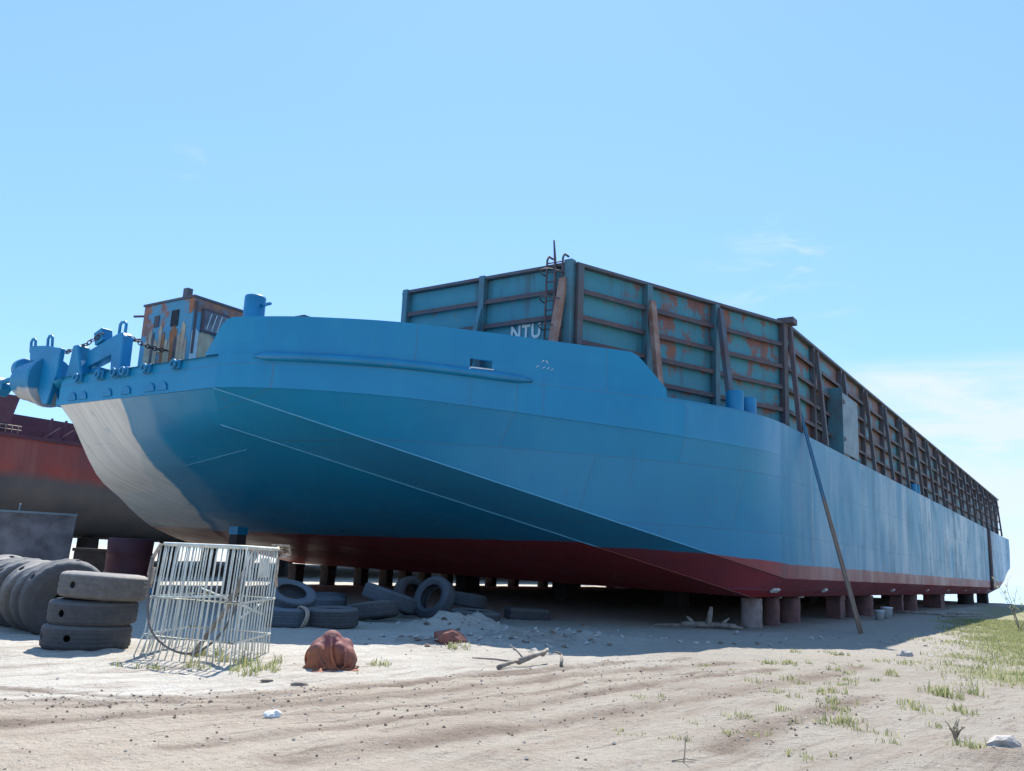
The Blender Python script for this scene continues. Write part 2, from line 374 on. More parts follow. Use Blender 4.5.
def fbm(x, y, z=0, o=4):
    a, f, r = 1, 1, 0
    for _ in range(o): r += a * NZ((x * f, y * f, z)); a *= .5; f *= 2.1
    return r

# ------------------------------------------------------------------ ground and sea
def seg_d(p, a, b):
    ab = (b[0] - a[0], b[1] - a[1]); L = ab[0] ** 2 + ab[1] ** 2
    q = max(0, min(1, ((p[0] - a[0]) * ab[0] + (p[1] - a[1]) * ab[1]) / L))
    return math.hypot(p[0] - a[0] - ab[0] * q, p[1] - a[1] - ab[1] * q)
RUTS = [([(-5.4, 8.3), (-4.2, 9.3), (-3.0, 10.5), (-1.5, 11.9), (.2, 13.6), (2.0, 15.6), (3.6, 17.2)], .07, .030),
        ([(-2.4, 9.2), (-.9, 10.4), (.7, 12.2), (2.2, 13.9), (4.0, 15.7)], .06, .025),
        ([(-5.6, 9.1), (-4.3, 9.55), (-3.2, 9.9), (-1.9, 10.9)], .08, .030),
        ([(-4.6, 8.0), (-3.62, 8.9), (-2.62, 9.78), (-1.17, 11.0), (.9, 13.55), (2.5, 15.2), (4.4, 17.0)], .16, .050),
        ([(-7, 10.3), (-5.44, 10.08), (-3.99, 10.01), (-2.93, 10.48), (-1.4, 12.0), (.3, 14.0), (2, 15.8)], .13, .040),
        ([(-1.6, 7.4), (-.4, 8.6), (1.14, 10.2), (2.3, 11.5), (3.55, 12.93), (5.2, 15.0), (6.63, 16.75)], .20, .045),
        ([(-2.6, 7.6), (-1.2, 9.2), (.2, 10.6), (1.6, 12.4), (3.0, 14.2), (4.8, 16.0)], .12, .030),
        ([(2.1, 8.6), (3.0, 10.0), (4.0, 11.2), (5.0, 12.5)], .16, .045)]
MOUNDS = [(-1.35, 22.0, .95, .36), (-.55, 22.9, .8, .28), (.55, 19.6, 1.1, .20), (1.5, 20.6, .9, .14), (-1.2, 17.6, 1.0, .13), (-8.3, 12.6, .8, .14), (4.8, 8.6, .7, .10), (2.6, 20.0, 1.4, .10), (4.4, 19.0, 1.2, .06)]
def shore(s, t): return s + 2.2 * fbm(s * .05, t * .05, 3.3)
def gh(x, y):
    s = x * S_.x + y * S_.y; t = x * T_.x + y * T_.y
    z = .05 * fbm(x * .22, y * .22, 1.7) + .022 * fbm(x * 1.1, y * 1.1, 5.1)
    near = 1 - sm(22, 40, y)
    if near > 0:
        z += near * .020 * fbm(x * 3.4, y * 3.4, 9.0, 4)
        lum = fbm(x * 2.2, y * 2.2, 14.); z += near * .035 * max(0, lum - .35)
    for a, b, r, h in MOUNDS:
        d = math.hypot(x - a, y - b) / r
        if d < 2.5: z += h * math.exp(-d * d * 1.6) * (1 + .5 * fbm(x * 2.4, y * 2.4, 2.))
    if near > 0:
        for pl, w, dep in RUTS:
            d = min(seg_d((x, y), pl[q], pl[q + 1]) for q in range(len(pl) - 1)) + .05 * NZ((x * 2.5, y * 2.5, 3.))
            if d < w * 4:
                z += .26 * dep * (-math.exp(-(max(0, d) / w) ** 2 * 1.4) + .6 * math.exp(-((d - 1.8 * w) / (.7 * w)) ** 2)) * (.85 + .5 * NZ((x * .9, y * .9, 4.)) + .35 * NZ((x * 5, y * 5, 1.)))
    z += 1.5 * sm(45, 105, y) * sm(2, -35, x)
    z -= 2.4 * sm(92, 106, shore(s, t)) * sm(60, 20, t)
    z -= 5.5 * sm(260, 420, math.hypot(x, y))
    return z
def soil(x, y):            # damp brown soil turned up on the track (0 sand .. 1 soil)
    v = 0
    for pl, w, dep in RUTS:
        d = min(seg_d((x, y), pl[q], pl[q + 1]) for q in range(len(pl) - 1))
        v = max(v, math.exp(-(d / (w * 1.7)) ** 2) * (.72 + .5 * NZ((x * .7, y * .7, 8.))))
    band = math.exp(-((y - 10.6 - .75 * (x + 1)) / 3.4) ** 2)
    v = max(v, .30 * band * (.75 + .8 * fbm(x * .5, y * .9, 6.)))
    v += .55 * math.exp(-(math.hypot(x - .7, (y - 19.6)) / 1.5) ** 2) + .5 * math.exp(-(math.hypot(x + 1.3, y - 17.4) / 1.1) ** 2) + .8 * math.exp(-(math.hypot(x + 8.3, y - 12.5) / .8) ** 2)
    v += .6 * math.exp(-(math.hypot(x - 4.7, y - 8.5) / .7) ** 2)
    return max(0, min(1, v))
xs = []; x = 0.
while x < 3200: xs.append(x); x += max(.09, (x - 11) * .075 if x > 11 else .09)
xs = [-q for q in xs[:0:-1]] + xs
ys = []; y = -40.
while y < 5.6: ys.append(y); y += 3 if y < 0 else .8
while y < 3600: ys.append(y); y += max(.085, .0058 * y) if y < 34 else (.02 * y if y < 130 else .1 * y)
mb = MB(); rows = [[(x, y, gh(x, y)) for x in xs] for y in ys]; mb.grid(rows)
soilv = [soil(x, y) if (abs(x) < 30 and 4 < y < 45) else .1 for y in ys for x in xs]
veg = []
def vegf(x, y):
    v = sm(-1.6, 2.0, x - 7.9 - .52 * (y - 15.3) + 1.8 * NZ((x * .5, y * .3, 2.))) * sm(13.6, 15.2, y + .8 * NZ((x * .8, y * .5, 1.)))
    return v
veg = [vegf(x, y) if (abs(x) < 60 and 4 < y < 70) else 0. for y in ys for x in xs]
def ground_mat():
    k = NM('sandy_ground'); gpos = k.n('ShaderNodeNewGeometry').outputs['Position']
    rot = k.n('ShaderNodeVectorRotate', {'Vector': gpos, 'Angle': -math.radians(46)}, rotation_type='Z_AXIS').outputs[0]
    n1 = k.noise(.35, det=6, vec=gpos); n2 = k.noise(2.4, det=7, vec=gpos, rough=.65); n3 = k.noise(14, det=5, vec=gpos, rough=.7); n4 = k.noise(60, det=3, vec=gpos)
    st = k.noise(1.0, (.40, 2.2, 1), det=8, vec=rot, rough=.62, dist=.25); st2 = k.noise(1.0, (.8, 9, 1), det=5, vec=rot, rough=.6, off=(3, 7, 0))
    px = k.xyz(gpos)
    sand = k.mix(k.map(n1, .3, .7), (.47, .435, .375), (.55, .515, .455))
    sand = k.mix(k.map(k.math('ADD', k.attr('track'), k.math('MULTIPLY', k.math('SUBTRACT', n2, .5), .5)), .25, .75), sand, k.mix(k.map(n2, .35, .65), (.365, .312, .248), (.435, .38, .312)))
    grey = k.mix(k.map(n2, .3, .7), (.30, .268, .222), (.375, .338, .285))
    side = k.map(k.math('SUBTRACT', px[0], k.math('MULTIPLY', px[1], .10)), -3.4, 1.8)
    sand = k.mix(k.math('MULTIPLY', side, .9), sand, grey)
    zone = k.math('MULTIPLY', k.map(px[1], 19., 13.), k.map(px[1], 5., 8.))
    sand = k.mix(k.math('MULTIPLY', k.math('MULTIPLY', k.map(st, .46, .66), zone), .48), sand, (.24, .18, .14))
    sand = k.mix(k.math('MULTIPLY', k.math('MULTIPLY', k.map(st2, .54, .70), zone), .62), sand, (.17, .13, .10))
    sand = k.mix(k.math('MULTIPLY', k.map(n2, .52, .72), .38), sand, (.25, .20, .16))
    so_ = k.math('ADD', k.attr('soil'), k.math('MULTIPLY', k.math('SUBTRACT', n2, .5), .9))
    c = k.mix(k.map(so_, .22, .85, 0., .9), sand, k.mix(k.map(n3, .35, .65), (.225, .175, .135), (.145, .11, .085)))
    c = k.mix(k.map(n3, .60, .72, 0., .7), c, (.17, .135, .11))
    c = k.mix(k.map(n4, .62, .74, 0., .5), c, (.55, .51, .45))
    c = k.mix(k.map(k.math('ADD', k.attr('veg'), k.math('MULTIPLY', k.math('SUBTRACT', n2, .5), .8)), .35, .95, 0., .75), c, (.24, .24, .11))
    nor = k.bump(n4, .5, .018, k.bump(n3, .95, .07, k.bump(n2, .6, .12, k.bump(st, .22, .08))))
    return k.out(c, .95, nor, spec=.15)
gm = ground_mat()
trackv = [(1 - sm(.0, 1.6, y - 10.9 - .80 * (x + 2.2) - .8 * NZ((x * .4, y * .4, 2.)))) if (abs(x) < 40 and y < 60) else 0. for y in ys for x in xs]
tag(mb.build('ground', gm, attr={'soil': soilv, 'veg': veg, 'track': trackv}), kind='structure')
k = NM('sea_water'); k.out((.30, .40, .43), .32, k.bump(k.noise(.6, (1, 1, 1), det=6), .5, .3))  # pale base colour stands in for haze over the distant water
mb = MB(); mb.add([(-9000, 30, -.55), (9000, 30, -.55), (9000, 12000, -.55), (-9000, 12000, -.55)], [(0, 1, 2, 3)])
tag(mb.build('sea', k.m), kind='structure')

# ------------------------------------------------------------------ the barge
S0, T0 = 59., 22.
def L(s, t, z): return V((s - S0, t - T0, z))
BZ = math.pi / 2 - AZ
barge = empty('cargo_barge', W(S0, T0, 0), BZ, 'huge blue barge with red bottom and rusty cargo walls, propped on blocks on sand', 'barge')
plan = [(13.88, 18.45), (14.1, 17.75), (14.75, 16.35), (16.2, 14.4), (18.25, 12.7), (19.6, 11.7), (21.3, 10.45), (22.6, 9.6), (24.2, 8.65), (25.6, 8.15), (27.2, 8.0)]
def smooth_curve(pts, n):          # Catmull-Rom by arc position
    P_ = [V(p + (0,)) if len(p) == 2 else V(p) for p in pts]; P_ = [P_[0] * 2 - P_[1]] + P_ + [P_[-1] * 2 - P_[-2]]
    out_ = []
    for i in range(n + 1):
        f = i / n * (len(pts) - 1); j = min(int(f), len(pts) - 2); u = f - j; a, b, c, d = P_[j:j + 4]
        out_.append(.5 * ((2 * b) + (c - a) * u + (2 * a - 5 * b + 4 * c - d) * u * u + (3 * b - a - 3 * c + d) * u ** 3))
    return out_
NB = 40
PC = smooth_curve(plan, NB)
def zd(s): return 6.25 + .27 * max(0, (25.5 - s) / 11.6)
def zb(s): return lerp(5.64, 5.20, min(1, max(0, (s - 13.9) / 10.5))) if s < 27 else 5.2
K1a, K1b = V((13.92, 18.55, 5.64)), V((27.05, 8.0, 1.52))
K2a, K2b = V((14.72, 19.15, 4.86)), V((26.5, 8.85, .93))
PORT = smooth_curve([(14.0, 25.82, 5.67), (14.52, 25.8, 5.13), (15.0, 26.05, 4.6), (16.0, 26.6, 3.72), (17.4, 27.5, 3.2), (18.5, 28.3, 2.80), (20.0, 29.5, 2.42), (21.2, 30.4, 2.22), (23.75, 32.0, 1.86), (28.0, 34.3, 1.70), (30.2, 35.0, 1.47), (32.6, 35.1, 1.12)], 44)
def port_q(q):       # port rail by s-fraction
    s = 14.0 + 18.6 * q
    for a, b in zip(PORT, PORT[1:]):
        if a.x <= s <= b.x + 1e-6: return a.lerp(b, (s - a.x) / (b.x - a.x))
    return PORT[-1]
EYE = V((0, 0, 1.6))
def k1_q(q): p = K1a.lerp(K1b, q); return EYE + (p - EYE) * (1 - .052 * math.sin(math.pi * q) ** .8)
def k2_q(q):
    if q < .05: return K1a.lerp(K2a, q / .05)
    p = K2a.lerp(K2b, (q - .05) / .95); return EYE + (p - EYE) * (1 + .020 * math.sin(math.pi * (q - .05) / .95))
mb = MB(); mr = MB()
# side plating: belt line down to the upper knuckle, bow part then midbody and stern
aft_s = [30, 36, 45, 55, 65, 75, 85, 92, 97, 101, 104]
top = [V((p.x, p.y, zd(p.x))) for p in PC]; belt = [V((p.x, p.y, zb(p.x))) for p in PC]
k1 = [k1_q(i / NB) for i in range(NB + 1)]
for s in aft_s:
    top.append(V((s, 8, 6.25))); belt.append(V((s, 8, 5.2)))
    k1.append(V((s, 8, 1.52 - .002 * (s - 27) if s < 93 else lerp(1.40, 3.3, sm(92, 104.5, s) if s < 104 else 1))))
k1[-1] = V((104.4, 8, 3.4)); top[-1] = V((105, 8, 6.3)); belt[-1] = V((105.2, 8, 5.2))
def LL(v): return L(v.x, v.y, v.z)
def strip(a, b, n, MBx=mb, mi=0):
    rows = [[LL(p.lerp(q, i / n)) for p, q in zip(a, b)] for i in range(n + 1)]
    MBx.grid(rows, mi)
strip(top, belt, 2); strip(belt, k1, 6)
# bilge strip between the knuckles
k2 = [k2_q(i / NB) for i in range(NB + 1)] + [V((s, 8.85, .93 - .0015 * (s - 27) if s < 92 else lerp(.83, 2.9, sm(91, 104.5, s)))) for s in aft_s]
k2[-1] = V((104.2, 8.85, 3.1))
strip(k1, k2, 2)
# flat bottom aft, port side closed with the mirrored shape, transom and stern
pq = [port_q(i / NB) for i in range(NB + 1)]
pbot = [V((32.6, 35.1, 1.12))] + [V((s, 35.15, max(.93, 1.12 - .03 * (s - 32.6)) if s < 92 else lerp(.83, 2.9, sm(91, 104.5, s)))) for s in [36, 45, 55, 65, 75, 85, 92, 97, 101, 104.2]]
sbot = [V((26.5, 8.85, .93))] + k2[NB + 2:]
strip(sbot, pbot, 1)
pk = [V((p.x - .15, p.y + .35, p.z + .7)) for p in pq] + [V((p.x, 36.0, p.z + .6)) for p in pbot[1:]]
ptop = [V((14.0, 25.88, 6.5))] + [V((p.x, 44 - p.y, zd(p.x))) for p in PC] + [V((s, 36, 6.25)) for s in [36, 45, 55, 65, 75, 85, 92, 97, 101]]
ptop = ptop[1:]; ptop += [V((105, 36, 6.3))]
strip(pq + pbot[1:], pk, 1)
while len(ptop) > len(pk): ptop.pop(-2)
strip(pk, ptop, 2)
stp = [top[-1], belt[-1], k1[-1], k2[-1]]; sts = [V((105, 36, 6.3)), V((105.2, 36, 5.2)), V((104.4, 36, 3.4)), V((104.2, 35.15, 3.1))]
mb.grid([[LL(p) for p in stp], [LL(p) for p in sts]])
hull = mb.build('hull', M['hull'], barge)
# raked bow bottom: ruled between the lower knuckle and the port edge
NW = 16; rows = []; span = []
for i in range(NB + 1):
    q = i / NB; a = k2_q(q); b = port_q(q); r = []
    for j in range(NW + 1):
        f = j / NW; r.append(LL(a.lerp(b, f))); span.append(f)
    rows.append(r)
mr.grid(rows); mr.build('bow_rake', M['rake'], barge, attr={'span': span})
# front belt (headlog) with the side belt, a proud plate
def outset(p, i, pts, d):
    a, b = pts[max(0, i - 1)], pts[min(len(pts) - 1, i + 1)]; t = (b - a); t.z = 0; t.normalize()
    return p + V((t.y, -t.x, 0)) * d
mb = MB()
nbelt = NB
hd_top = [V((14.0, lerp(25.85, 18.45, i / 8), 6.52)) for i in range(9)]
hd_bot = [V((13.98, lerp(25.85, 18.45, i / 8), 5.66)) for i in range(9)]
oz = lambda i: .03 if i < nbelt - 16 else lerp(.03, .003, (i - nbelt + 16) / 16)
tb = [outset(top[i], i, top, oz(i)) for i in range(nbelt + 1)]; bb = [outset(belt[i], i, belt, oz(i)) for i in range(nbelt + 1)]
for arr in (hd_top, hd_bot):
    for p in arr: p.x -= .03
tb[0] = V((13.86, 18.42, 6.52)); bb[0] = V((13.86, 18.42, 5.64))
fr = [(hd_top, hd_bot), (tb, bb)]
for a, b in fr:
    mid = [p.lerp(q, .5) for p, q in zip(a, b)]
    back = [V((p.x + .04, p.y + .02, p.z)) for p in b]
    mb.grid([[LL(p) for p in a], [LL(p) for p in mid], [LL(p) for p in b]], smooth=True); mb.grid([[LL(p) for p in b], [LL(p) for p in back]], smooth=False)
    bt = [V((p.x + .4, p.y + .2, p.z + .01)) for p in a]; mb.grid([[LL(p) for p in a], [LL(p) for p in bt]])
mb.build('bow_belt', M['hull'], barge)
# deck
mb = MB()
dk = [V((p.x + .01, p.y + .02, p.z - .02)) for p in top]
dp = [V((p.x, 44 - p.y, p.z)) for p in dk]
mb.grid([[LL(p) for p in dk], [LL(p) for p in dp]], smooth=False); mb.build('deck', M['blue'], barge)
# bulwark at the bow with the freeing port
mb = MB()
bw = [V((13.9, 19.03, 6.53)), V((13.88, 18.72, 6.52))] + [V((p.x, p.y, zd(p.x) - .004)) for p in PC]
def bwtop(p):
    if p.y > 18.2: return lerp(6.55, 7.46, sm(0, 1, (19.03 - p.y) / (19.03 - 18.2)) ** .8) if p.y < 19.03 else 6.55
    if p.x < 21.4: return 7.48
    return lerp(7.48, 6.26, (p.x - 21.4) / 1.15)
bw = [p for p in bw if p.x < 22.6]
# finer columns
fine = []
for a, b in zip(bw, bw[1:]):
    n = max(1, int((b - a).length / .18)); fine += [a.lerp(b, i / n) for i in range(n)]
fine.append(bw[-1])
inn = [outset(p, i, fine, -.09) for i, p in enumerate(fine)]
ht = [bwtop(p) for p in fine]
hole = [i for i, p in enumerate(fine) if 12.74 < p.y < 13.28]
def brow(arr, f): return [V((p.x, p.y, lerp(p.z, max(h, p.z + .01), f))) for p, h in zip(arr, ht)]
FR = [0, .08, .30, .6, 1.0]
ro = [[LL(p) for p in brow(fine, f)] for f in FR]; ri = [[LL(p) for p in brow(inn, f)] for f in FR]
for rr in (ro, ri):
    C_ = len(fine); vs = [p for r in rr for p in r]; fs = []
    for i in range(len(FR) - 1):
        for j in range(C_ - 1):
            if i == 1 and j in hole[:-1]: continue
            fs.append((i * C_ + j, i * C_ + j + 1, (i + 1) * C_ + j + 1, (i + 1) * C_ + j))
    mb.add(vs, fs, 0, True)
mb.grid([ro[-1], ri[-1]]); mb.grid([[ro[0][0], ro[-1][0]], [ri[0][0], ri[-1][0]]]); mb.grid([[ro[0][-1], ro[-1][-1]], [ri[0][-1], ri[-1][-1]]])
for fi in (1, 2): mb.grid([[ro[fi][j] for j in hole], [ri[fi][j] for j in hole]])
for j in (hole[0], hole[-1]): mb.grid([[ro[1][j], ro[2][j]], [ri[1][j], ri[2][j]]])
bul = mb.build('bulwark', M['hull'], barge)
mb = MB(); a, b = fine[hole[0]], fine[hole[-1]]; zl = lerp(a.z, 7.48, .08) - .03
mb.bar(LL(outset(V((a.x, a.y, zl)), hole[0], fine, .03)), LL(outset(V((b.x, b.y, zl)), hole[-1], fine, .03)), .08, .035); mb.build('port_sill', M['white'], bul)
# small white marks painted on the bulwark
mb = MB()
def on_bw(t, z, off=.012):
    for i, (a, b) in enumerate(zip(fine, fine[1:])):
        if b.y <= t <= a.y:
            p = a.lerp(b, (a.y - t) / (a.y - b.y)); q = outset(V((p.x, p.y, z)), i, fine, off); return LL(q)
for (t1, z1, t2, z2) in [(11.57, 6.74, 11.53, 6.80), (11.50, 6.80, 11.46, 6.73), (11.66, 6.58, 11.61, 6.64), (11.55, 6.57, 11.51, 6.63), (11.48, 6.56, 11.44, 6.62), (11.41, 6.55, 11.37, 6.60)]:
    mb = MB(); mb.bar(on_bw(t1 + .45, z1 + .12), on_bw(t2 + .45, z2 + .12), .018, .008, (1, 0, 0)); mb.build('painted_mark', M['white'], bul)
# fender pipe under the bulwark
fp = [p for p in PC if 14.15 < p.x < 18.95]; pts = []; rs = []
for i, p in enumerate(fp):
    q = outset(V((p.x, p.y, zd(p.x) - .09)), i, fp, .05); pts.append(LL(q)); e = min(i, len(fp) - 1 - i); rs.append(.115 * min(1, .35 + .6 * e))
MB().tube(pts, rs, 14).build('fender_pipe', M['band'], barge)
# weld beads along the knuckles and one transverse seam
mb = MB(); mb.tube([LL(p + V((-.012, -.012, 0))) for p in k1[:NB + 1]], .019, 6); mb.tube([LL(p + V((-.012, -.012, -.01))) for p in k2[2:NB + 1]], .018, 6)
rk = [k2_q(.136).lerp(port_q(.136), .14 + .34 * j / 6) for j in range(7)]
mb.build('weld_bead', M['bead'], barge)
mb = MB(); mb.tube([LL(p) + V((-.01, -.01, -.01)) for p in rk], .010, 6)
mb.build('weld_bead', M['bead'], barge)
# anodes on the bilge
for s in (27.4, 33.2, 45.6, 55.5, 63.5, 72, 80, 87):
    f = .55; p = V((s, lerp(8, 8.85, f), lerp(1.5, .92, f)))
    mb = MB(); n = V((0, -.58, -.82)).normalized(); mb.box(LL(p + n * .04), (.62 if s < 30 else .4, .17, .09), (V((1, 0, 0)), V((0, .82, -.58)), n)); mb.build('anode', M['bucket'], barge, bevel=.03)
# padeyes along the headlog
for t, wide in [(24.83, 0), (23.72, 0), (22.95, 0), (22.5, 0), (21.5, 0), (20.2, 0)]:
    mb = MB(); mb.box(L(13.93, t, 6.40), (.14, .34, .24)); pe = mb.build('padeye', M['blue'], barge, bevel=.03)
    mb = MB(); c = L(13.80, t, 6.40); mb.tube([c + V((0, .10 * math.cos(a), .10 * math.sin(a))) for a in [i * math.pi / 8 for i in range(16)]], .038, 8, closed=True)
    mb.build('eye_ring', M['band'], pe)
# scuffs: doubler half-rounds at the lower edge of the headlog
for t in (25.1, 24.55, 23.3, 22.4, 21.3, 20.75):
    mb = MB(); r = .22; mb.prism([(r * math.cos(a), r * math.sin(a) * 1.1) for a in [i * math.pi / 10 for i in range(11)]], .03, L(13.93, t, 5.75), (V((0, 1, 0)), V((0, 0, 1)), V((1, 0, 0)))); mb.build('doubler_plate', M['blue'], barge, bevel=.01)
# draft/plate marks on the side: hanging rope line
MB().tube([L(29.9, 7.95, 6.2), L(29.9, 7.93, 4), L(29.95, 7.95, 1.9)], .012, 5).build('hanging_line', M['white'], barge)
mb = MB(); mb.tube([L(84.6, 7.93, 6.3), L(84.6, 7.9, 5), L(84.75, 7.9, 3), L(84.8, 7.93, 1.2)], .16, 7); mb.build('stern_rubbing_strip', M['rail'], barge)

# ------------------------------------------------------------------ cargo bin
cw_pts = [(20.6, 18.1), (20.55, 11.95), (29.0, 8.55), (100.6, 8.5)]
BT = 9.95
def wall(name, p0, p1, rails=(.18, .385, .58, .785), label=None, zlow=6.25):
    a, b = V((p0[0], p0[1], 0)), V((p1[0], p1[1], 0)); d = (b - a).normalized(); n = V((d.y, -d.x, 0))
    mb = MB(); c = (a + b) / 2; mb.box(L(c.x, c.y, (BT + zlow) / 2) - n * .05, ((b - a).length, .1, BT - zlow), (d, n, V((0, 0, 1))))
    w = mb.build(name, M['bin'], barge)
    if label: w['label'] = label
    for f in rails:
        z = lerp(BT, 6.25, f); mb = MB(); q = n * .08
        mb.bar(L(a.x, a.y, z) + q, L(b.x, b.y, z) + q, .16, .05); mb.bar(L(a.x, a.y, z - .06) + n * .16, L(b.x, b.y, z - .06) + n * .16, .03, .11)
        mb.build('stiffener', M['rail'], w)
    mb = MB(); mb.bar(L(a.x, a.y, BT + .05) + n * .06, L(b.x, b.y, BT + .05) + n * .06, .28, .09); mb.build('coping', M['post'], w)
    return w, a, b, d, n
def post(w, a, d, n, dist, mat='post', z1=BT + .02, wd_=.2, dp_=.24):
    p = a + d * dist; mb = MB(); mb.box(L(p.x, p.y, (z1 + 6.25) / 2) + n * (dp_ / 2 + .005), (wd_, dp_, z1 - 6.25), (d, n, V((0, 0, 1)))); return mb.build('wall_post', M[mat], w, bevel=.012)
def brace(w, a, d, n, dist, out_, ztop=9.8, mat='rail', ww=.16, dd=.14, skew=0):
    p = a + d * dist; q = p + d * skew
    mb = MB(); mb.bar(L(p.x, p.y, ztop) + n * .22, L(q.x, q.y, 6.27) + n * out_, ww, dd, n); return mb.build('brace', M[mat], w)
fw, a, b, d, n = wall('front_cargo_wall', cw_pts[0], cw_pts[1])
for dist in (.06, 3.1): post(fw, a, d, n, dist, 'tealpost', BT + .12)
post(fw, a, d, n, 6.12, 'tealpost', BT + .16, .26)
brace(fw, a, d, n, 3.1, .9, 9.0, 'tealpost'); brace(fw, a, d, n, 5.98, 1.0, 9.55, 'brace', .22, .16)
# ladder and antenna on the front wall
lad = MB()
for t in (12.66, 12.14): lad.tube([L(20.28, t, 6.5), L(20.28, t, 10.15), L(20.35, t, 10.3), L(20.6, t, 10.3)], .035, 6)
for i in range(13): lad.tube([L(20.28, 12.66, 6.7 + i * .28), L(20.28, 12.14, 6.7 + i * .28)], .022, 5)
for i in range(4):
    z = 7.3 + i * .8; lad.tube([L(20.28 - .55 * math.sin(x_), 12.40 + .26 * math.cos(x_) * 1.2, z) for x_ in [k_ * math.pi / 8 for k_ in range(9)]], .02, 5)
lad.build('wall_ladder', M['rail'], fw)
MB().tube([L(20.32, 12.40, 6.8), L(20.32, 12.40, 9.9), L(20.3, 12.47, 10.75)], [.05, .05, .028], 6).build('antenna_mast', M['rail'], fw)
cu = bpy.data.curves.new('txt', 'FONT'); cu.body = 'NTU'; cu.size = .60; cu.extrude = .004; cu.space_character = 1.12; cu.offset = .018
to = bpy.data.objects.new('txt', cu); COL.objects.link(to); bpy.context.view_layer.update()
dg = bpy.context.evaluated_depsgraph_get(); tm = bpy.data.meshes.new_from_object(to.evaluated_get(dg)); bpy.data.objects.remove(to)
tm.name = 'lettering'; tm.materials.clear(); tm.materials.append(M['white'])
to = bpy.data.objects.new('lettering', tm); COL.objects.link(to); to.parent = fw
# text plane: x -> -t, y -> z, normal -> -s
tw = max(v.co.x for v in tm.vertices)
mt = Matrix(((0, 0, -1, 0), (-1, 0, 0, 0), (0, 1, 0, 0), (0, 0, 0, 1)))
mt.translation = L(20.535, 14.0, 7.99)
sx = 1.04 / tw; to.matrix_local = mt @ Matrix.Diagonal((sx, 1, 1, 1))
cwl, a, b, d, n = wall('bow_side_cargo_wall', cw_pts[1], cw_pts[2], label='angled cargo wall with flaking teal paint')
post(cwl, a, d, n, .12, 'post', BT + .08)
LEN = (b - a).length
for dist, m_ in ((2.76, 'tealpost'), (5.68, 'tealpost'), (LEN - .12, 'post')): post(cwl, a, d, n, dist, m_)
brace(cwl, a, d, n, 2.84, 1.0, 9.45, 'brace', .2, .16, -.35); brace(cwl, a, d, n, 5.78, 1.45, 9.8, 'post', .2, .16, -.85)
mb = MB(); mb.box(L(29.1, 8.5, BT + .14) + V((-.05, -.1, .0)), (.5, .55, .2)); mb.build('beam_end', M['rail'], cwl)
sw, a, b, d, n = wall('long_cargo_wall', cw_pts[2], cw_pts[3], label='long cargo wall gone dark with rust')
brace(sw, a, d, n, .12, .50, 9.85, 'rail', .2)
dist = 3.35
while dist < 71.5:
    post(sw, a, d, n, dist, 'post', BT + .12, .17, .18); brace(sw, a, d, n, dist + .12, .50, 9.8, 'post' if dist < 30 else 'rail', .20); dist += 4.08
wb, *_ = wall('stern_cargo_wall', cw_pts[3], (100.6, 31), rails=())
wp, *_ = wall('port_cargo_wall', (100.6, 31), (36, 31), rails=()); wq, *_ = wall('port_bow_cargo_wall', (36, 31), cw_pts[0], rails=())
# access door in the long wall: opening, teal cheek plate and grey wing plate
mb = MB(); mb.box(L(33.55, 8.53, 7.3), (1.9, .06, 2.05)); op = mb.build('access_opening', M['dark'], sw)
mb = MB(); mb.bar(L(32.6, 8.47, 7.25), L(34.5, 8.47, 7.25), .05, .06); mb.bar(L(33.5, 8.47, 6.3), L(33.5, 8.47, 8.3), .05, .05); mb.build('opening_bar', M['rail'], op)
mb = MB(); mb.box(L(34.62, 8.22, 7.55), (.06, .56, 2.6)); mb.build('cheek_plate', M['tealpost'], sw)
mb = MB(); mb.box(L(35.9, 7.97, 7.48), (2.5, .05, 2.35)); gp = mb.build('wing_plate', M['greyplate'], sw, bevel=.01)
for z in (6.75, 8.2):
    mb = MB(); mb.prism([(0, 0), (.3, .1), (0, .2)], .04, L(34.75, 7.94, z), (V((1, 0, 0)), V((0, 0, 1)), V((0, 1, 0)))); mb.build('hinge', M['rail'], gp)
# deck fittings
def bollard(s, t, z, r, h, par=barge, mat='blue'):
    mb = MB(); mb.lathe([(r * 1.02, 0), (r, .03), (r, h - .06), (r * .94, h), (0, h)], 24, L(s, t, z)); return mb.build('bollard', M[mat], par)
bollard(24.7, 8.72, 6.25, .26, .62); bollard(25.75, 8.68, 6.25, .26, .60); bollard(26.0, 9.2, 6.25, .2, .4)
bb_ = bollard(15.25, 18.95, 6.5, .29, 2.0)
MB().tube([L(15.25, 18.7, 8.2), L(15.2, 18.25, 8.2)], .045, 8).build('norman_pin', M['blue'], bb_)
mb = MB(); mb.box(L(15.9, 17.75, 7.85), (.3, .5, .18)); mb.box(L(15.9, 17.75, 7.2), (.08, .08, 1.3)); mb.build('vent_head', M['rail'], barge)
bollard(51.2, 8.25, 6.25, .2, .5); bollard(52.2, 8.25, 6.25, .2, .5)

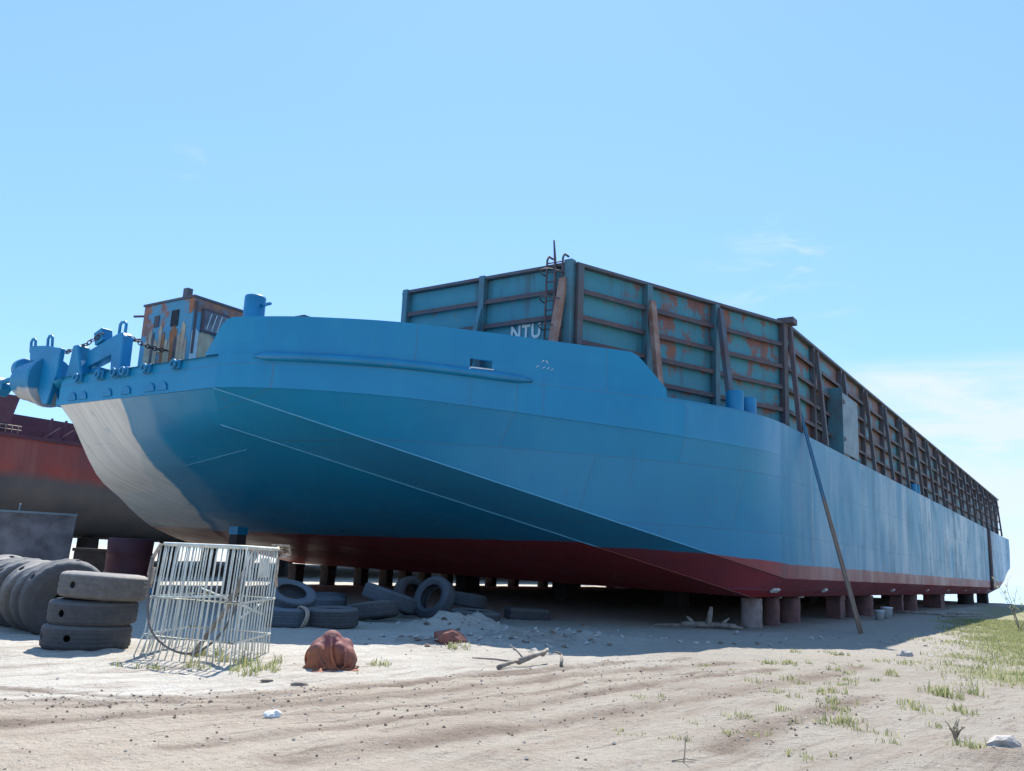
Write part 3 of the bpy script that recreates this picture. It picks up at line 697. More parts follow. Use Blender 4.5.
# deckhouse
dh = MB(); HZ0, HZ1 = 6.4, 9.40
hx0, hx1, hy0, hy1 = 16.4, 19.6, 23.3, 25.9
dh.box(L((hx0 + hx1) / 2, (hy0 + hy1) / 2, (HZ0 + HZ1) / 2), (hx1 - hx0, hy1 - hy0, HZ1 - HZ0)); house = dh.build('deckhouse', M['house'], barge)
mb = MB(); mb.box(L((hx0 + hx1) / 2, (hy0 + hy1) / 2, HZ1 + .04), (hx1 - hx0 + .08, hy1 - hy0 + .08, .07)); mb.build('roof', M['post'], house)
mb = MB(); mb.box(L(16.45, 23.75, HZ1 + .2), (.2, .22, .3)); mb.build('roof_vent', M['post'], house)
mb = MB(); mb.box(L(18.9, 23.35, HZ1 + .12), (.5, .2, .1)); mb.build('roof_vent', M['rail'], house)
def hpanel(t0, t1, z0, z1, nm, mt, th=.03, off=0.):
    mb = MB(); mb.box(L(hx0 - th / 2 - off, (t0 + t1) / 2, (z0 + z1) / 2), (th, abs(t1 - t0), z1 - z0)); return mb.build(nm, M[mt], house)
def spanel(s0, s1, z0, z1, nm, mt, th=.03, off=0.):
    mb = MB(); mb.box(L((s0 + s1) / 2, hy0 - th / 2 - off, (z0 + z1) / 2), (abs(s1 - s0), th, z1 - z0)); return mb.build(nm, M[mt], house)
hpanel(24.0, 24.36, 8.55, 9.08, 'window', 'dark'); hpanel(25.0, 25.25, 8.62, 9.0, 'window', 'rail')
w_ = spanel(16.72, 17.75, 8.35, 9.12, 'window', 'rail', .06); sp = spanel(16.8, 17.67, 8.42, 9.05, 'pane', 'steelbox', .02, .062); sp.parent = w_
for i in range(4):
    mb = MB(); s = 16.9 + i * .2; mb.bar(L(s, hy0 - .09, 8.45), L(s + .14, hy0 - .09, 9.0), .03, .02, (0, 1, 0)); q = mb.build('louvre_blade', M['bucket'], w_)
spanel(16.46, 16.53, 7.6, 9.3, 'drain_pipe', 'rail', .06)
spanel(16.9, 17.5, 7.85, 8.3, 'rust_patch', 'rail', .008)
def gable(axis, p0, wdt, z0, z1, pk, mt, off=.012):      # painted upright board shapes with pointed tops
    X = V((0, -1, 0)) if axis == 't' else V((1, 0, 0)); N_ = V((-1, 0, 0)) if axis == 't' else V((0, -1, 0))
    o = L(hx0, p0, 0) if axis == 't' else L(p0, hy0, 0)
    z1 += .56; mb = MB(); mb.prism([(0, z0), (wdt, z0), (wdt, z1), (wdt * pk, z1 + .16), (0, z1 - .02)], .012, o + N_ * off, (X, V((0, 0, 1)), N_)); mb.build('peeling_patch', M[mt], house)
rnd = random.Random(3); t = 25.62; i = 0
for wdt, z0, z1, mt in [(.16, 6.6, 7.55, 'tan'), (.14, 6.5, 7.85, 'tan'), (.13, 7.1, 7.75, 'rail'), (.2, 6.5, 7.5, 'tan'), (.16, 7.75, 7.98, 'tan'), (.15, 6.5, 7.72, 'ochre'), (.17, 6.5, 7.5, 'tan'), (.12, 6.5, 7.35, 'tan'), (.18, 6.7, 8.15, 'ochre'), (.13, 6.5, 7.5, 'rail'), (.15, 7.2, 7.6, 'tan'), (.2, 7.3, 7.95, 'tan'), (.12, 7.2, 7.4, 'tan')]:
    gable('t', t, wdt, z0, z1, rnd.choice((.2, .5, .8)), mt); t -= wdt + .015
hpanel(23.98, 24.37, 7.9, 8.44, 'rust_patch', 'ochre', .008); hpanel(23.32, 23.5, 8.9, 9.4, 'rust_patch', 'ochre', .008)
s = 16.43
for wdt, z0, z1, mt in [(.26, 6.5, 7.75, 'bucket'), (.55, 6.8, 7.72, 'tan'), (.12, 6.8, 7.45, 'rail'), (.5, 6.8, 7.75, 'tan'), (.12, 6.8, 7.4, 'rail'), (.5, 6.8, 7.7, 'tan')]:
    gable('s', s, wdt, z0, z1, .3, mt); s += wdt + .01
for z in (9.1, 8.3): MB().tube([L(16.45, 25.9, z), L(16.3, 26.3, z)], .04, 6).build('bracket', M['rail'], house)

# mooring gear on the port corner of the bow
k = NM('housing_paint'); z_ = k.xyz()[2]; zz_ = k.math('ADD', z_, k.math('MULTIPLY', k.math('SUBTRACT', k.noise(1.6, det=5), .5), .25))
k.out(k.mix(k.map(zz_, 6.22, 6.30), k.mix(k.noise(3, det=6), (.50, .48, .46), (.36, .36, .36)), k.mix(k.noise(1.5), (.006, .20, .37), (.01, .17, .32))), .45, k.bump(k.noise(9), .15, .02)); M['housing'] = k.m
g = MB()
g.prism([(-.32, 0), (.62, 0), (.35, .55), (.16, 1.05), (-.12, 1.05), (-.2, .5)], .42, L(14.3, 25.65, 6.5), (V((0, -1, 0)), V((0, 0, 1)), V((1, 0, 0))))
g.box(L(14.2, 25.95, 6.1), (.3, .5, .9)); g.build('mooring_bitt', M['band'], barge, bevel=.06)
mb = MB(); mb.prism([(0, 0), (1.55, .42), (1.72, .42), (1.82, .3), (1.86, -1.0), (1.40, -1.0), (1.30, -.22), (.05, -.52)], .35, L(14.5, 25.35, 7.36), (V((0, -1, 0)), V((0, 0, 1)), V((1, 0, 0)))); fr_ = mb.build('bow_frame', M['blue'], barge, bevel=.04)
mb = MB(); mb.box(L(14.5, 24.85, 7.78), (.35, .42, .42), (V((1, 0, 0)), V((0, .94, -.34)), V((0, .34, .94)))); mb.build('frame_block', M['blue'], fr_, bevel=.02)
mb = MB(); mb.tube([L(14.5, 24.05, 7.7), L(14.5, 24.05, 8.1), L(14.5, 23.98, 8.16), L(14.5, 23.8, 8.15), L(14.5, 23.74, 8.08), L(14.5, 23.74, 7.7)], .045, 8); mb.build('lifting_eye', M['blue'], fr_)
mb = MB(); mb.box(L(14.6, 23.55, 6.62), (.5, .7, .2)); mb.box(L(14.6, 24.9, 6.68), (.4, .5, .3)); mb.build('foot_plate', M['blue'], fr_, bevel=.03)
# swivel housing hung outboard of the corner
ax_z = V((-.10, .97, .06)).normalized(); ax_x = V((1, .3, 0)).cross(ax_z).normalized(); ax_y = ax_z.cross(ax_x)
o = L(14.35, 27.25, 6.55)
mb = MB(); mb.lathe([(.0, -.1), (.80, -.1), (.80, .10), (.72, .12), (.70, .5), (.60, .95), (.60, 1.08), (.50, 1.10), (.47, 1.36), (.20, 1.40), (0, 1.40)], 28, o, (ax_x, ax_y, ax_z)); hz = mb.build('swivel_housing', M['housing'], barge, bevel=.02)
mb = MB(); mb.prism([(-.28, .82), (.55, .98), (1.22, .86), (1.18, .2), (.86, -.86), (.62, -.86), (-.12, -.05)], .16, L(14.02, 27.35, 6.6), (V((0, -1, 0)), V((0, 0, 1)), V((1, 0, 0)))); mb.build('flange_plate', M['blue'], hz, bevel=.03)
mb = MB(); mb.prism([(-.62, -.22), (.55, -.3), (.4, .2), (-.75, .3)], .12, L(14.2, 27.65, 7.5), (V((0, -1, 0)), V((0, 0, 1)), V((1, 0, 0)))); mb.build('lug_plate', M['blue'], hz, bevel=.02)
for tt in (28.3, 27.3):
    mb = MB(); q = L(14.2, tt, 7.72); mb.tube([q + V((0, .1, -.12)), q + V((0, .16, .22)), q + V((0, .08, .32)), q + V((0, -.06, .3)), q + V((0, -.1, .22)), q + V((0, -.16, -.12))], .045, 8); mb.build('lifting_eye', M['blue'], hz)
mb = MB(); mb.tube([L(14.2, 27.45, 7.1), L(14.1, 28.9, 6.75), L(14.05, 29.6, 6.68)], [.1, .1, .08], 10); mb.build('arm', M['blue'], hz)
mb = MB(); mb.prism([(-.55, -.22), (.1, -.3), (.42, -.05), (.4, .1), (.05, .34), (-.55, .34)], .4, L(14.2, 29.95, 6.55), (V((0, -1, 0)), V((0, 0, 1)), V((1, 0, 0)))); mb.build('hook_block', M['blue'], hz, bevel=.05)
mb = MB(); mb.lathe([(0, 0), (.34, 0), (.36, .05), (.34, .3), (0, .3)], 20, L(14.2, 28.5, 7.05), (V((0, 0, 1)), V((1, 0, 0)), V((0, 1, 0)))); mb.build('sheave', M['blue'], hz)

# chain from the bow frame to the deckhouse
def chain_obj(name, a, b, sag, label):
    a, b = V(a), V(b); Ld = (b - a).length; n = int(Ld / .17); mb = MB()
    for i in range(n):
        f = (i + .5) / n; p = a.lerp(b, f) - V((0, 0, sag * 4 * f * (1 - f))); dd = (b - a).normalized(); up = V((0, 0, 1)) if i % 2 else dd.cross(V((0, 0, 1))).normalized()
        mb.tube([p + dd * (.12 * math.cos(x_)) + up * (.065 * math.sin(x_)) for x_ in [k_ * math.pi / 6 for k_ in range(12)]], .018, 6, closed=True)
    o = mb.build(name, M['chain']); o.location = W(S0, T0, 0); o.rotation_euler = (0, 0, BZ); return tag(o, label, 'chain')
chain_obj('chain', L(14.5, 23.6, 7.72), L(16.33, 24.3, 7.75), .10, 'rusty chain running from blue bow frame to the deckhouse wall')
chain_obj('chain', L(14.25, 26.9, 7.45), L(14.3, 24.6, 7.85), .16, 'short rusty chain looped between the blue gear pieces at the bow corner')

# ------------------------------------------------------------------ second barge behind
b2 = empty('red_barge', W(60, 52, 0), BZ, 'old red brown barge standing ashore behind the blue bow', 'barge')
def B(s, t, z): return V((s - 60, t - 52, z))
mb = MB(); ss = [6, 10, 14, 18, 22, 26, 30, 40, 60, 80, 100]
def b2sec(s):
    lift = 2.0 * (1 - sm(2, 15, s)); dr = .0
    return [(41, 6.38), (41, 5.2), (41.05, 4.3), (41.5, 3.3 + lift * .5), (42.6, 2.4 + lift * .9), (44.2, 2.0 + lift), (62, 2.0 + lift), (64, 3.2 + lift), (64, 6.4)]
mb.grid([[B(s, t_, z_) for s in ss] for t_, z_ in zip([q[0] for q in b2sec(20)], [None] * 9)] if False else [[B(s, b2sec(s)[k_][0], b2sec(s)[k_][1]) for s in ss] for k_ in range(9)])
mb.add([B(6, *q) for q in b2sec(6)], [tuple(range(9))]); mb.add([B(100, *q) for q in b2sec(100)], [tuple(range(9))]); mb.build('hull', M['b2'], b2)
mb = MB(); mb.grid([[B(6, 41.02, 6.36), B(100, 41.02, 6.36)], [B(6, 64, 6.38), B(100, 64, 6.38)]]); mb.build('deck', M['maroon'], b2)
mb = MB(); mb.bar(B(6, 40.98, 6.32), B(100, 40.98, 6.32), .14, .16); mb.build('rubbing_bar', M['maroon'], b2)
mb = MB(); mb.prism([(16, 6.4), (20.1, 6.4), (20.5, 8.2), (16, 8.05)], .1, B(0, 41.3, 0), (V((1, 0, 0)), V((0, 0, 1)), V((0, 1, 0)))); mb.build('bulwark', M['maroon'], b2)
mb = MB(); mb.prism([(20.2, 6.4), (60, 6.4), (60, 7.55), (20.3, 7.65)], .1, B(0, 43.6, 0), (V((1, 0, 0)), V((0, 0, 1)), V((0, 1, 0)))); mb.build('cargo_wall', M['maroon'], b2)
for s in (22.2, 22.9, 23.7, 24.6, 26, 28):
    mb = MB(); mb.prism([(0, 0), (.95, 0), (.2, .95), (0, 1.05)], .1, B(s, 41.4, 6.38), (V((.25, .97, 0)), V((0, 0, 1)), V((.97, -.25, 0)))); mb.bar(B(s - .3, 41.3, 6.42), B(s + .4, 41.3, 7.0), .08, .08); mb.build('bracket', M['maroon'], b2)
mb = MB()
for s in [18.6 + .28 * i for i in range(8)]: mb.tube([B(s, 41.15, 6.4), B(s, 41.15, 6.78)], .02, 5)
for z in (6.6, 6.78): mb.tube([B(18.5, 41.15, z), B(20.7, 41.15, z)], .025, 5)
mb.build('railing', M['rope'], b2)

# ------------------------------------------------------------------ keel blocks
def pier_mesh(kind, r, h, mt):
    mb = MB()
    if kind == 'drum':
        pr = [(0, 0), (r * 1.04, 0), (r * 1.02, h * .08), (r * .97, h * .3), (r, h * .34), (r * .97, h * .38), (r * .98, h * .64), (r, h * .68), (r * .97, h * .72), (r * .99, h), (0, h)]
        mb.lathe(pr, 18)
    else:
        mb.box((0, 0, h * .42), (r * 2, r * 2, h * .84), taper=.95); mb.box((.0, 0, h * .92), (r * 2.2, r * 2.0, h * .155))
    bm_ = mb.build('keel_block', mt, None, bevel=.02); 
    for v in bm_.data.vertices: v.co += V((NZ(v.co * 3), NZ(v.co * 3 + V((5, 5, 5))), 0)) * .03
    return bm_
row = [(27.6, .33, 'drum', 'concrete', 'pale concrete keel block under the bow end of the red bilge'), (29.4, .25, 'drum', 'pier', 'narrow rusty red keel block beside the pale concrete one'),
       (31.75, .36, 'drum', 'pier', 'round reddish keel block just left of the leaning ladder'), (37.9, .30, 'box', 'pier', 'square keel block just right of the leaning ladder foot'), (40.0, .24, 'drum', 'pier', 'narrow keel block just left of the white buckets'),
       (43.5, .48, 'drum', 'pier', 'fat red brown keel block standing behind the white buckets'), (50.7, .32, 'box', 'pier', 'square keel block, first one right of the white buckets'), (55.0, .48, 'drum', 'pier', 'fat round keel block, second one right of the white buckets'),
       (64.5, .55, 'box', 'pier', 'broad square keel block, third one right of the white buckets'), (81.0, .62, 'drum', 'pierdark', 'dark wide keel block, second from the stern end'), (91.2, .42, 'box', 'pierdark', 'dark square keel block, nearest to the sea under the stern')]
for s, r, kd, mt, lb in row:
    r_ = min(r, .62); o = pier_mesh(kd, r_, .90, M[mt]); o.location = W(s, 8.95 + r_ * .9, -.02); o.rotation_euler = (0, 0, BZ + random.uniform(-.1, .1))
    tag(o, lb, 'keel block', 'keel blocks along the near side of the barge')
    for k_ in range(2):
        mb = MB(); ww = r_ * random.uniform(.5, .9); mb.prism([(-ww, 0), (ww, 0), (ww, .10), (-ww, .03)], .16, (random.uniform(-.3, .3) * r_, -r_ * random.uniform(.2, 1.0), .895 - .08 * k_ * 0), (V((1, 0, 0)), V((0, 0, 1)), V((0, 1, 0)))); mb.build('wedge', M['wood'] if k_ else M['pierdark'], o)
proto = None; cnt = 0
for s in [32.5, 34.8, 37.4, 39.5, 41.2, 43.05, 45.3, 47.6, 50.2, 53, 57, 62, 68, 76, 85]:
    o = pier_mesh('box', .30, 1.25, M['pierdark']) if proto is None else proto.copy()
    if proto is None: proto = o
    else: COL.objects.link(o)
    o.location = W(s, 34.9, -.15); o.rotation_euler = (0, 0, BZ); tag(o, 'dark square support post in the row under the far side of the blue hull', 'keel block', 'support posts under the far side')
for t_ in (16, 22, 28.5):
    for s in (36, 46, 57, 69, 82):
        o = proto.copy(); COL.objects.link(o); o.location = W(s + t_ * .1, t_, -.2); o.rotation_euler = (0, 0, BZ); o.scale = (2.2, 1.2, .94); tag(o, 'dark support block deep in the shade under the middle of the blue hull', 'keel block', 'support blocks under the middle')
# shoring post under the bow
mb = MB(); mb.box((0, 0, 1.2), (.42, .42, 2.4), taper=.92); o = mb.build('shoring_post', M['pierdark']); sp = o; sp.location = W(20.0, 24.45, 0); sp.rotation_euler = (0, 0, BZ)
tag(sp, 'tall dark post with blue top propping the raked bow above the white cage', 'post')
mb = MB(); mb.box((0, 0, 2.28), (.44, .44, .26)); mb.build('painted_top', M['blue'], sp)

# ------------------------------------------------------------------ tyres
def tyre_mesh(R, wdt, holes=(), inner=.56, lugs=False, n=96):
    rows_n = 9; prof = [(R * inner, -wdt * .36), (R * (inner + .02), -wdt * .43), (R * .70, -wdt * .47), (R * .72, -wdt * .50), (R * .76, -wdt * .50), (R * .78, -wdt * .475), (R * .86, -wdt * .48), (R * .94, -wdt * .43), (R * .985, -wdt * .35)]
    ntread = 7
    tread = [(R * (1 - .012 * abs(f) ** 2), f * wdt * .5 * .62) for f in [-1 + 2 * i / (ntread - 1) for i in range(ntread)]]
    prof = prof + tread + [(r, -z) for r, z in prof[::-1]]; P = len(prof); t0 = 9
    vs = []
    for i, (r, z) in enumerate(prof):
        for k_ in range(n):
            a = 2 * math.pi * k_ / n; rr = r
            if t0 <= i < t0 + ntread and (i - t0) in (2, 4): rr -= .012
            if lugs and (t0 - 1 <= i <= t0 + 1 or t0 + ntread - 2 <= i <= t0 + ntread) and k_ % 4 < 2: rr -= .009
            rr += .004 * NZ((math.cos(a) * 1.5 + R * 9, math.sin(a) * 1.5, wdt * 7))
            vs.append(V((rr * math.cos(a), rr * math.sin(a), z)))
    drop = set(); mid = t0 + ntread // 2
    for h_ in holes:
        kc = int(round(h_ / (2 * math.pi) * n)) % n; rad = .062
        for di in (-1, 0, 1):
            for dk in (-1, 0, 1):
                if di == 0 and dk == 0: continue
                a = math.atan2(di, dk); ang = 2 * math.pi * kc / n + rad * math.cos(a) / R
                vs[(mid + di) * n + (kc + dk) % n] = V((R * .998 * math.cos(ang), R * .998 * math.sin(ang), rad * math.sin(a)))
        for di in (-1, 0):
            for dk in (-1, 0): drop.add((mid + di, (kc + dk) % n))
    fs = [(i * n + k_, i * n + (k_ + 1) % n, (i + 1) * n + (k_ + 1) % n, (i + 1) * n + k_) for i in range(P - 1) for k_ in range(n) if (i, k_) not in drop]
    mb = MB(); mb.add(vs, fs, 0, True); return mb
def tyre(loc, R, wdt, mat, label, group=None, rot=(0, 0, 0), holes=(), quat=None, lugs=True, inner=.56):
    o = tyre_mesh(R, wdt, holes, inner, lugs).build('tyre', M[mat], None, solid=.028)
    o.location = loc
    if quat: o.rotation_mode = 'QUATERNION'; o.rotation_quaternion = quat
    else: o.rotation_euler = rot
    return tag(o, label, 'tyre', group)
G1 = 'tyres stacked flat at the left'
hd = math.radians(-90 - 23)      # towards the camera
gz = gh(-6.2, 14.5)
tyre((-6.63, 14.6, gz + .17), .67, .40, 'tyre', 'black tyre at the bottom of the stack of three', G1, (0, 0, .0), [hd - .45, hd + .42, hd + 2.6])
tyre((-6.58, 14.62, gz + .55), .67, .39, 'tyre', 'black tyre in the middle of the stack, light showing through its hole', G1, (.02, 0, 0), [hd + .05, hd + math.pi + .05])
tyre((-6.46, 14.6, gz + .95), .67, .42, 'tyre_dusty', 'dusty grey tyre lying on top of the stack of three', G1, (-.03, .03, 0), [hd + .05, hd - 1.05], lugs=True)
G2 = 'tyres leaning in a row at the left edge'
axd = V((-.62, .76, .0)).normalized()
LEAN = ['frontmost leaning tyre in the left row, its dark sidewall facing the camera', 'second leaning tyre, right behind the frontmost one of the left row', 'third leaning tyre of the left row counted from the front one', 'fourth leaning tyre of the left row counted from the front one', 'fifth leaning tyre of the left row counted from the front one', 'sixth leaning tyre of the left row, at the left picture edge', 'last leaning tyre of the left row, mostly cut by the picture edge']
for i in range(7):
    p = V((-7.98, 16.5, .70)) + V((-.60, .42, 0)) * (i * .62) ; ax = (axd + V((0, 0, .22 + .05 * (i % 3)))).normalized()
    if i % 2: ax = (ax + V((.12, 0, 0))).normalized()
    q = ax.to_track_quat('Z', 'Y'); p.z = .64 + gh(p.x, p.y) - .02
    tyre(p, (.74, .68, .66, .67, .66, .68, .66)[i], .40, 'tyre' if i == 0 else 'tyre_row' if i not in (2, 5) else 'tyre_dusty', LEAN[i], G2, quat=q, holes=[.6 + i, 1.7 + i, 2.9 + i, 4 + i, 5.2 + i], inner=.30 if i == 0 else .5, lugs=i % 3 != 2)
G3 = 'tyres scattered in the shade under the bow'
def lying(x, y, R, wdt, mat, lb, tx=0, ty=0, dz=0., **k): return tyre((x, y, gh(x, y) + wdt * .5 - .02 + dz), R, wdt, mat, lb, G3, (tx, ty, random.random() * 6), **k)
lying(-4.78, 20.5, .60, .42, 'tyre_blue', 'bluish tyre lying flat just right of the white cage')
o = tyre((-5.0, 21.3, .60), .60, .36, 'tyre_blue', 'tyre tilted on the flat one right of the white cage, its hole half turned up', G3, (.38, .30, 0))
tyre((-3.85, 20.6, gh(-3.85, 20.6) + .21), .60, .44, 'tyre', 'large flat tyre lying directly behind the red tarp bundle', G3, (.03, -.02, 0), lugs=True)
lying(-5.35, 27.0, .70, .5, 'tyre_blue', 'wide flat tyre in shade furthest left in the rear heap', lugs=True); lying(-4.95, 25.0, .62, .5, 'tyre_blue', 'wide lying tyre in shade before the rear heap, behind the flat one', dz=.02)
tyre((-3.35, 23.4, gh(-3.35, 23.4) + .25), .68, .42, 'tyre', 'slightly tilted tyre in front of the bigger tilted one', G3, (-.10, -.16, 0))
tyre((-3.15, 25.2, .50), .78, .44, 'tyre_blue', 'big tyre lying tilted upon others in the middle of the shaded heap', G3, (-.06, .30, 0))
q = V((-.55, -.75, .38)).normalized().to_track_quat('Z', 'Y')
tyre((-2.0, 26.3, .50), .66, .40, 'tyre_blue', 'tyre standing upright and open, its round hole facing the camera', G3, quat=q)
tyre((-2.75, 27.0, .5), .6, .36, 'tyre', 'tyre standing half hidden behind the upright open one', G3, quat=V((.7, -.6, .25)).normalized().to_track_quat('Z', 'Y'))
tyre((-1.15, 28.3, .42), .66, .42, 'tyre_blue', 'tilted tyre right of the upright open one, lying on another', G3, (-.05, .12, 0))
tyre((-.70, 24.3, .17 + gh(-.7, 24.3)), .68, .38, 'tyre', 'flat tyre furthest right in the shaded heap, beside the sand pile', G3, (.03, .05, 0))
mb = MB()
for dx_ in (0, .05): mb.tube([(dx_ + .02 * math.sin(3 * a), .27 * math.cos(a), .235 * math.sin(a)) for a in [i * math.pi / 10 for i in range(20)]], .024, 6, closed=True)
o = mb.build('rope_loop', M['rope']); o.location = (-4.48, 20.14, .215); o.rotation_euler = (.0, .1, .7); tag(o, 'pale old rope tied around the flat tyre right of the cage', 'rope')
mb = MB(); mb.box((0, 0, .18), (1.25, .8, .36)); o = mb.build('rubber_slab', M['tyre'], bevel=.08); o.location = (.75, 27.2, gh(.75, 27.2) - .03); o.rotation_euler = (.03, .02, .25); tag(o, 'dark flattened rubber slab right of the tyre heap', 'slab')

# ------------------------------------------------------------------ white pipe cage
C_, L_, R_ = V((-3.84, 13.05, 0)), V((-5.40, 13.75, 0)), V((-3.80, 14.9, 0)); K_ = L_ + R_ - C_
tops = {}; cage = empty('pipe_cage', (-4.65, 13.9, gh(-4.65, 13.9)), 0, 'white pipe cage standing upright on the sand with a bent hose inside', 'cage')
co = V(cage.location)
ctr = (C_ + K_) / 2; HT = 1.66
def ctop(p): q = ctr + (p - ctr) * .97 + V((.07, .05, 0)); q.z = HT; return q
corners = [L_, C_, R_, K_]
for i in range(4):
    a, b = corners[i], corners[(i + 1) % 4]; nb = 15 if i % 2 == 0 else 12; mb = MB()
    for j in range(nb):
        f = j / nb; p = a.lerp(b, f); q = ctop(p); bow_ = (p - ctr).normalized() * (.10 if i in (0,) else .03)
        pts = [p + bow_ + V((random.uniform(-.02, .02), 0, gh(p.x, p.y) - .06)), p.lerp(q, .22) + V((0, 0, .0)), p.lerp(q, .6), q]
        mb.tube([x_ - co for x_ in pts], .011, 6)
    mb.build('bar_panel', M['cage'], cage)
mb = MB(); rim = []
for i in range(4):
    a, b = ctop(corners[i]), ctop(corners[(i + 1) % 4]); prev = ctop(corners[i - 1])
    rim += [a + (prev - a).normalized() * .16, a + ((prev - a).normalized() + (b - a).normalized()) * .04, a + (b - a).normalized() * .16]
mb.tube([x_ - co for x_ in rim], .030, 8, closed=True); mb.build('top_rim', M['cage'], cage)
for h_ in (.30, .86):
    mb = MB(); mb.tube([c.lerp(ctop(c), h_ / HT * 1.0) + (c - ctr).normalized() * .01 - co for c in corners], .019, 6, closed=True); mb.build('hoop_rail', M['cage'], cage)
mb = MB()
for a, b, z0, z1 in ((R_, C_, .88, .62), (L_, C_, .86, .95), (K_, R_, .95, .6)):
    p = a.lerp(b, .1); q = a.lerp(b, .9); mb.tube([V((p.x, p.y, z0)) - co, V((q.x, q.y, z1)) - co], .017, 6)
mb.build('diagonal_bar', M['cage'], cage)
mb = MB(); p = C_.lerp(R_, .62); mb.box(V((p.x + .02, p.y, 1.36)) - co, (.05, .42, .3)); mb.build('name_plate', M['cage'], cage)
hs = [(-5.38, 13.7, 1.45), (-5.36, 13.66, .9), (-5.2, 13.5, .42), (-4.85, 13.4, .16), (-4.45, 13.35, .12), (-4.12, 13.4, .4), (-3.95, 13.5, .85), (-3.9, 13.6, 1.25)]
o = MB().tube([p - co for p in smooth_curve(hs, 36)], .020, 8).build('bent_hose', M['pipe']); o.location = co; tag(o, 'dark bent hose hanging in a curve inside the white cage', 'hose')
mb = MB(); mb.tube([V(p) - co for p in ((-4.55, 13.5, .05), (-4.2, 13.75, .7), (-4.02, 13.82, 1.15), (-3.86, 13.9, 1.62))], [.035, .04, .055, .06], 7); o = mb.build('stick', M['wood']); o.location = co; tag(o, 'rough wooden stick leaning inside the white pipe cage', 'stick')
mb = MB(); rng = random.Random(5); kp = ctop(R_); mb.tube([V((kp.x + rng.uniform(-.14, .16), kp.y + rng.uniform(-.1, .1), HT - .02 + rng.uniform(-.12, .10))) - co for _ in range(16)], .024, 6)
mb.tube([V((kp.x, kp.y, HT)) - co, V((kp.x - .03, kp.y - .04, 1.35)) - co, V((kp.x + .0, kp.y - .02, 1.05)) - co], .024, 6)
o = mb.build('rope_knot', M['rope']); o.location = co; tag(o, 'tangled pale rope knotted on the right top corner of the cage', 'rope')
kl = ctop(L_); mb = MB(); mb.tube([V((kl.x, kl.y - .03, HT)) - co, V((kl.x - .09, kl.y - .05, 1.45)) - co, V((kl.x - .12, kl.y - .05, 1.2)) - co, V((kl.x - .08, kl.y - .04, 1.0)) - co, V((kl.x - .06, kl.y - .04, 1.3)) - co], .03, 6)
o = mb.build('hanging_rope', M['rope']); o.location = co; tag(o, 'reddish rope hanging from the left top corner of the cage', 'rope')

# ------------------------------------------------------------------ tarp bundle
import numpy as np
def drape(n=74, size=1.75, steps=420, seed=3):
    """a stiff sheet dropped and bunched over a lumpy core: position based cloth"""
    rs = np.random.RandomState(seed); g = np.linspace(-size / 2, size / 2, n); X, Y = np.meshgrid(g, g, indexing='ij')
    P = np.stack([X, Y, .62 + .02 * rs.rand(n, n)], -1); d = g[1] - g[0]; Vv = np.zeros_like(P)
    cores = [((-.05, .02, .20), (.29, .25, .27)), ((.22, .05, .30), (.11, .12, .13)), ((-.25, -.12, .26), (.10, .11, .12)), ((.04, -.2, .28), (.10, .09, .12)), ((.12, -.06, .16), (.22, .20, .20)), ((-.02, -.02, .33), (.17, .16, .22)), ((-.17, -.06, .13), (.19, .17, .17))]
    def sat(A, B, L, w):
        D = B - A; l = np.linalg.norm(D, axis=-1, keepdims=True) + 1e-9; c = D * ((l - L) / l) * .5 * w; return c
    for it in range(steps):
        Vv[..., 2] -= .0016; rad = np.linalg.norm(P[..., :2], axis=-1, keepdims=True)
        low = np.clip((.42 - P[..., 2:3]) / .4, 0, 1); Vv[..., :2] -= P[..., :2] / (rad + 1e-6) * .0011 * low * (rad > .30)
        Q = P + Vv
        for _ in range(9):
            for (di, dj, w) in ((1, 0, 1.), (0, 1, 1.), (1, 1, .7), (1, -1, .7), (2, 0, .28), (0, 2, .28)):
                for ph in (0, 1):
                    if di == 0: ia, ja, ib, jb = slice(0, n), slice(ph, n - dj), slice(0, n), slice(ph + dj, n)
                    elif dj >= 0: ia, ja, ib, jb = slice(ph, n - di), slice(0, n - dj), slice(ph + di, n), slice(dj, n)
                    else: ia, ja, ib, jb = slice(ph, n - di), slice(-dj, n), slice(ph + di, n), slice(0, n + dj)
                    A, B = Q[ia, ja], Q[ib, jb]
                    c = sat(A, B, d * math.hypot(di, dj), w) * .5; A2, B2 = A + c, B - c
                    Q[ia, ja] += c; Q[ib, jb] -= c
        for (c, r) in cores:
            c = np.array(c); r = np.array(r); E = (Q - c) / r; l = np.linalg.norm(E, axis=-1, keepdims=True); Q = np.where(l < 1, c + E / (l + 1e-9) * r, Q)
        gz_ = Q[..., 2] < .012; Q[..., 2] = np.maximum(Q[..., 2], .012 + .004 * rs.rand(n, n))
        Vv = (Q - P) * .90; Vv[gz_] *= .35; P = Q
    return P
DP = drape(); n_ = DP.shape[0]
me = bpy.data.meshes.new('tarp_bundle'); me.from_pydata([tuple(q) for q in DP.reshape(-1, 3)], [], [(i * n_ + j, i * n_ + j + 1, (i + 1) * n_ + j + 1, (i + 1) * n_ + j) for i in range(n_ - 1) for j in range(n_ - 1)]); me.materials.append(M['tarp'])
for p in me.polygons: p.use_smooth = True
print('TARP', DP.min((0, 1)), DP.max((0, 1)))
o = bpy.data.objects.new('tarp_bundle', me); COL.objects.link(o); o.location = (-2.45, 13.3, gh(-2.4, 13.3) - .02); o.rotation_euler = (0, 0, .5); sb = o.modifiers.new('sub', 'SUBSURF'); sb.levels = sb.render_levels = 1; sd2 = o.modifiers.new('solid', 'SOLIDIFY'); sd2.thickness = .006
tag(o, 'crumpled red brown tarp bundle lying alone on the sunny sand', 'bundle')

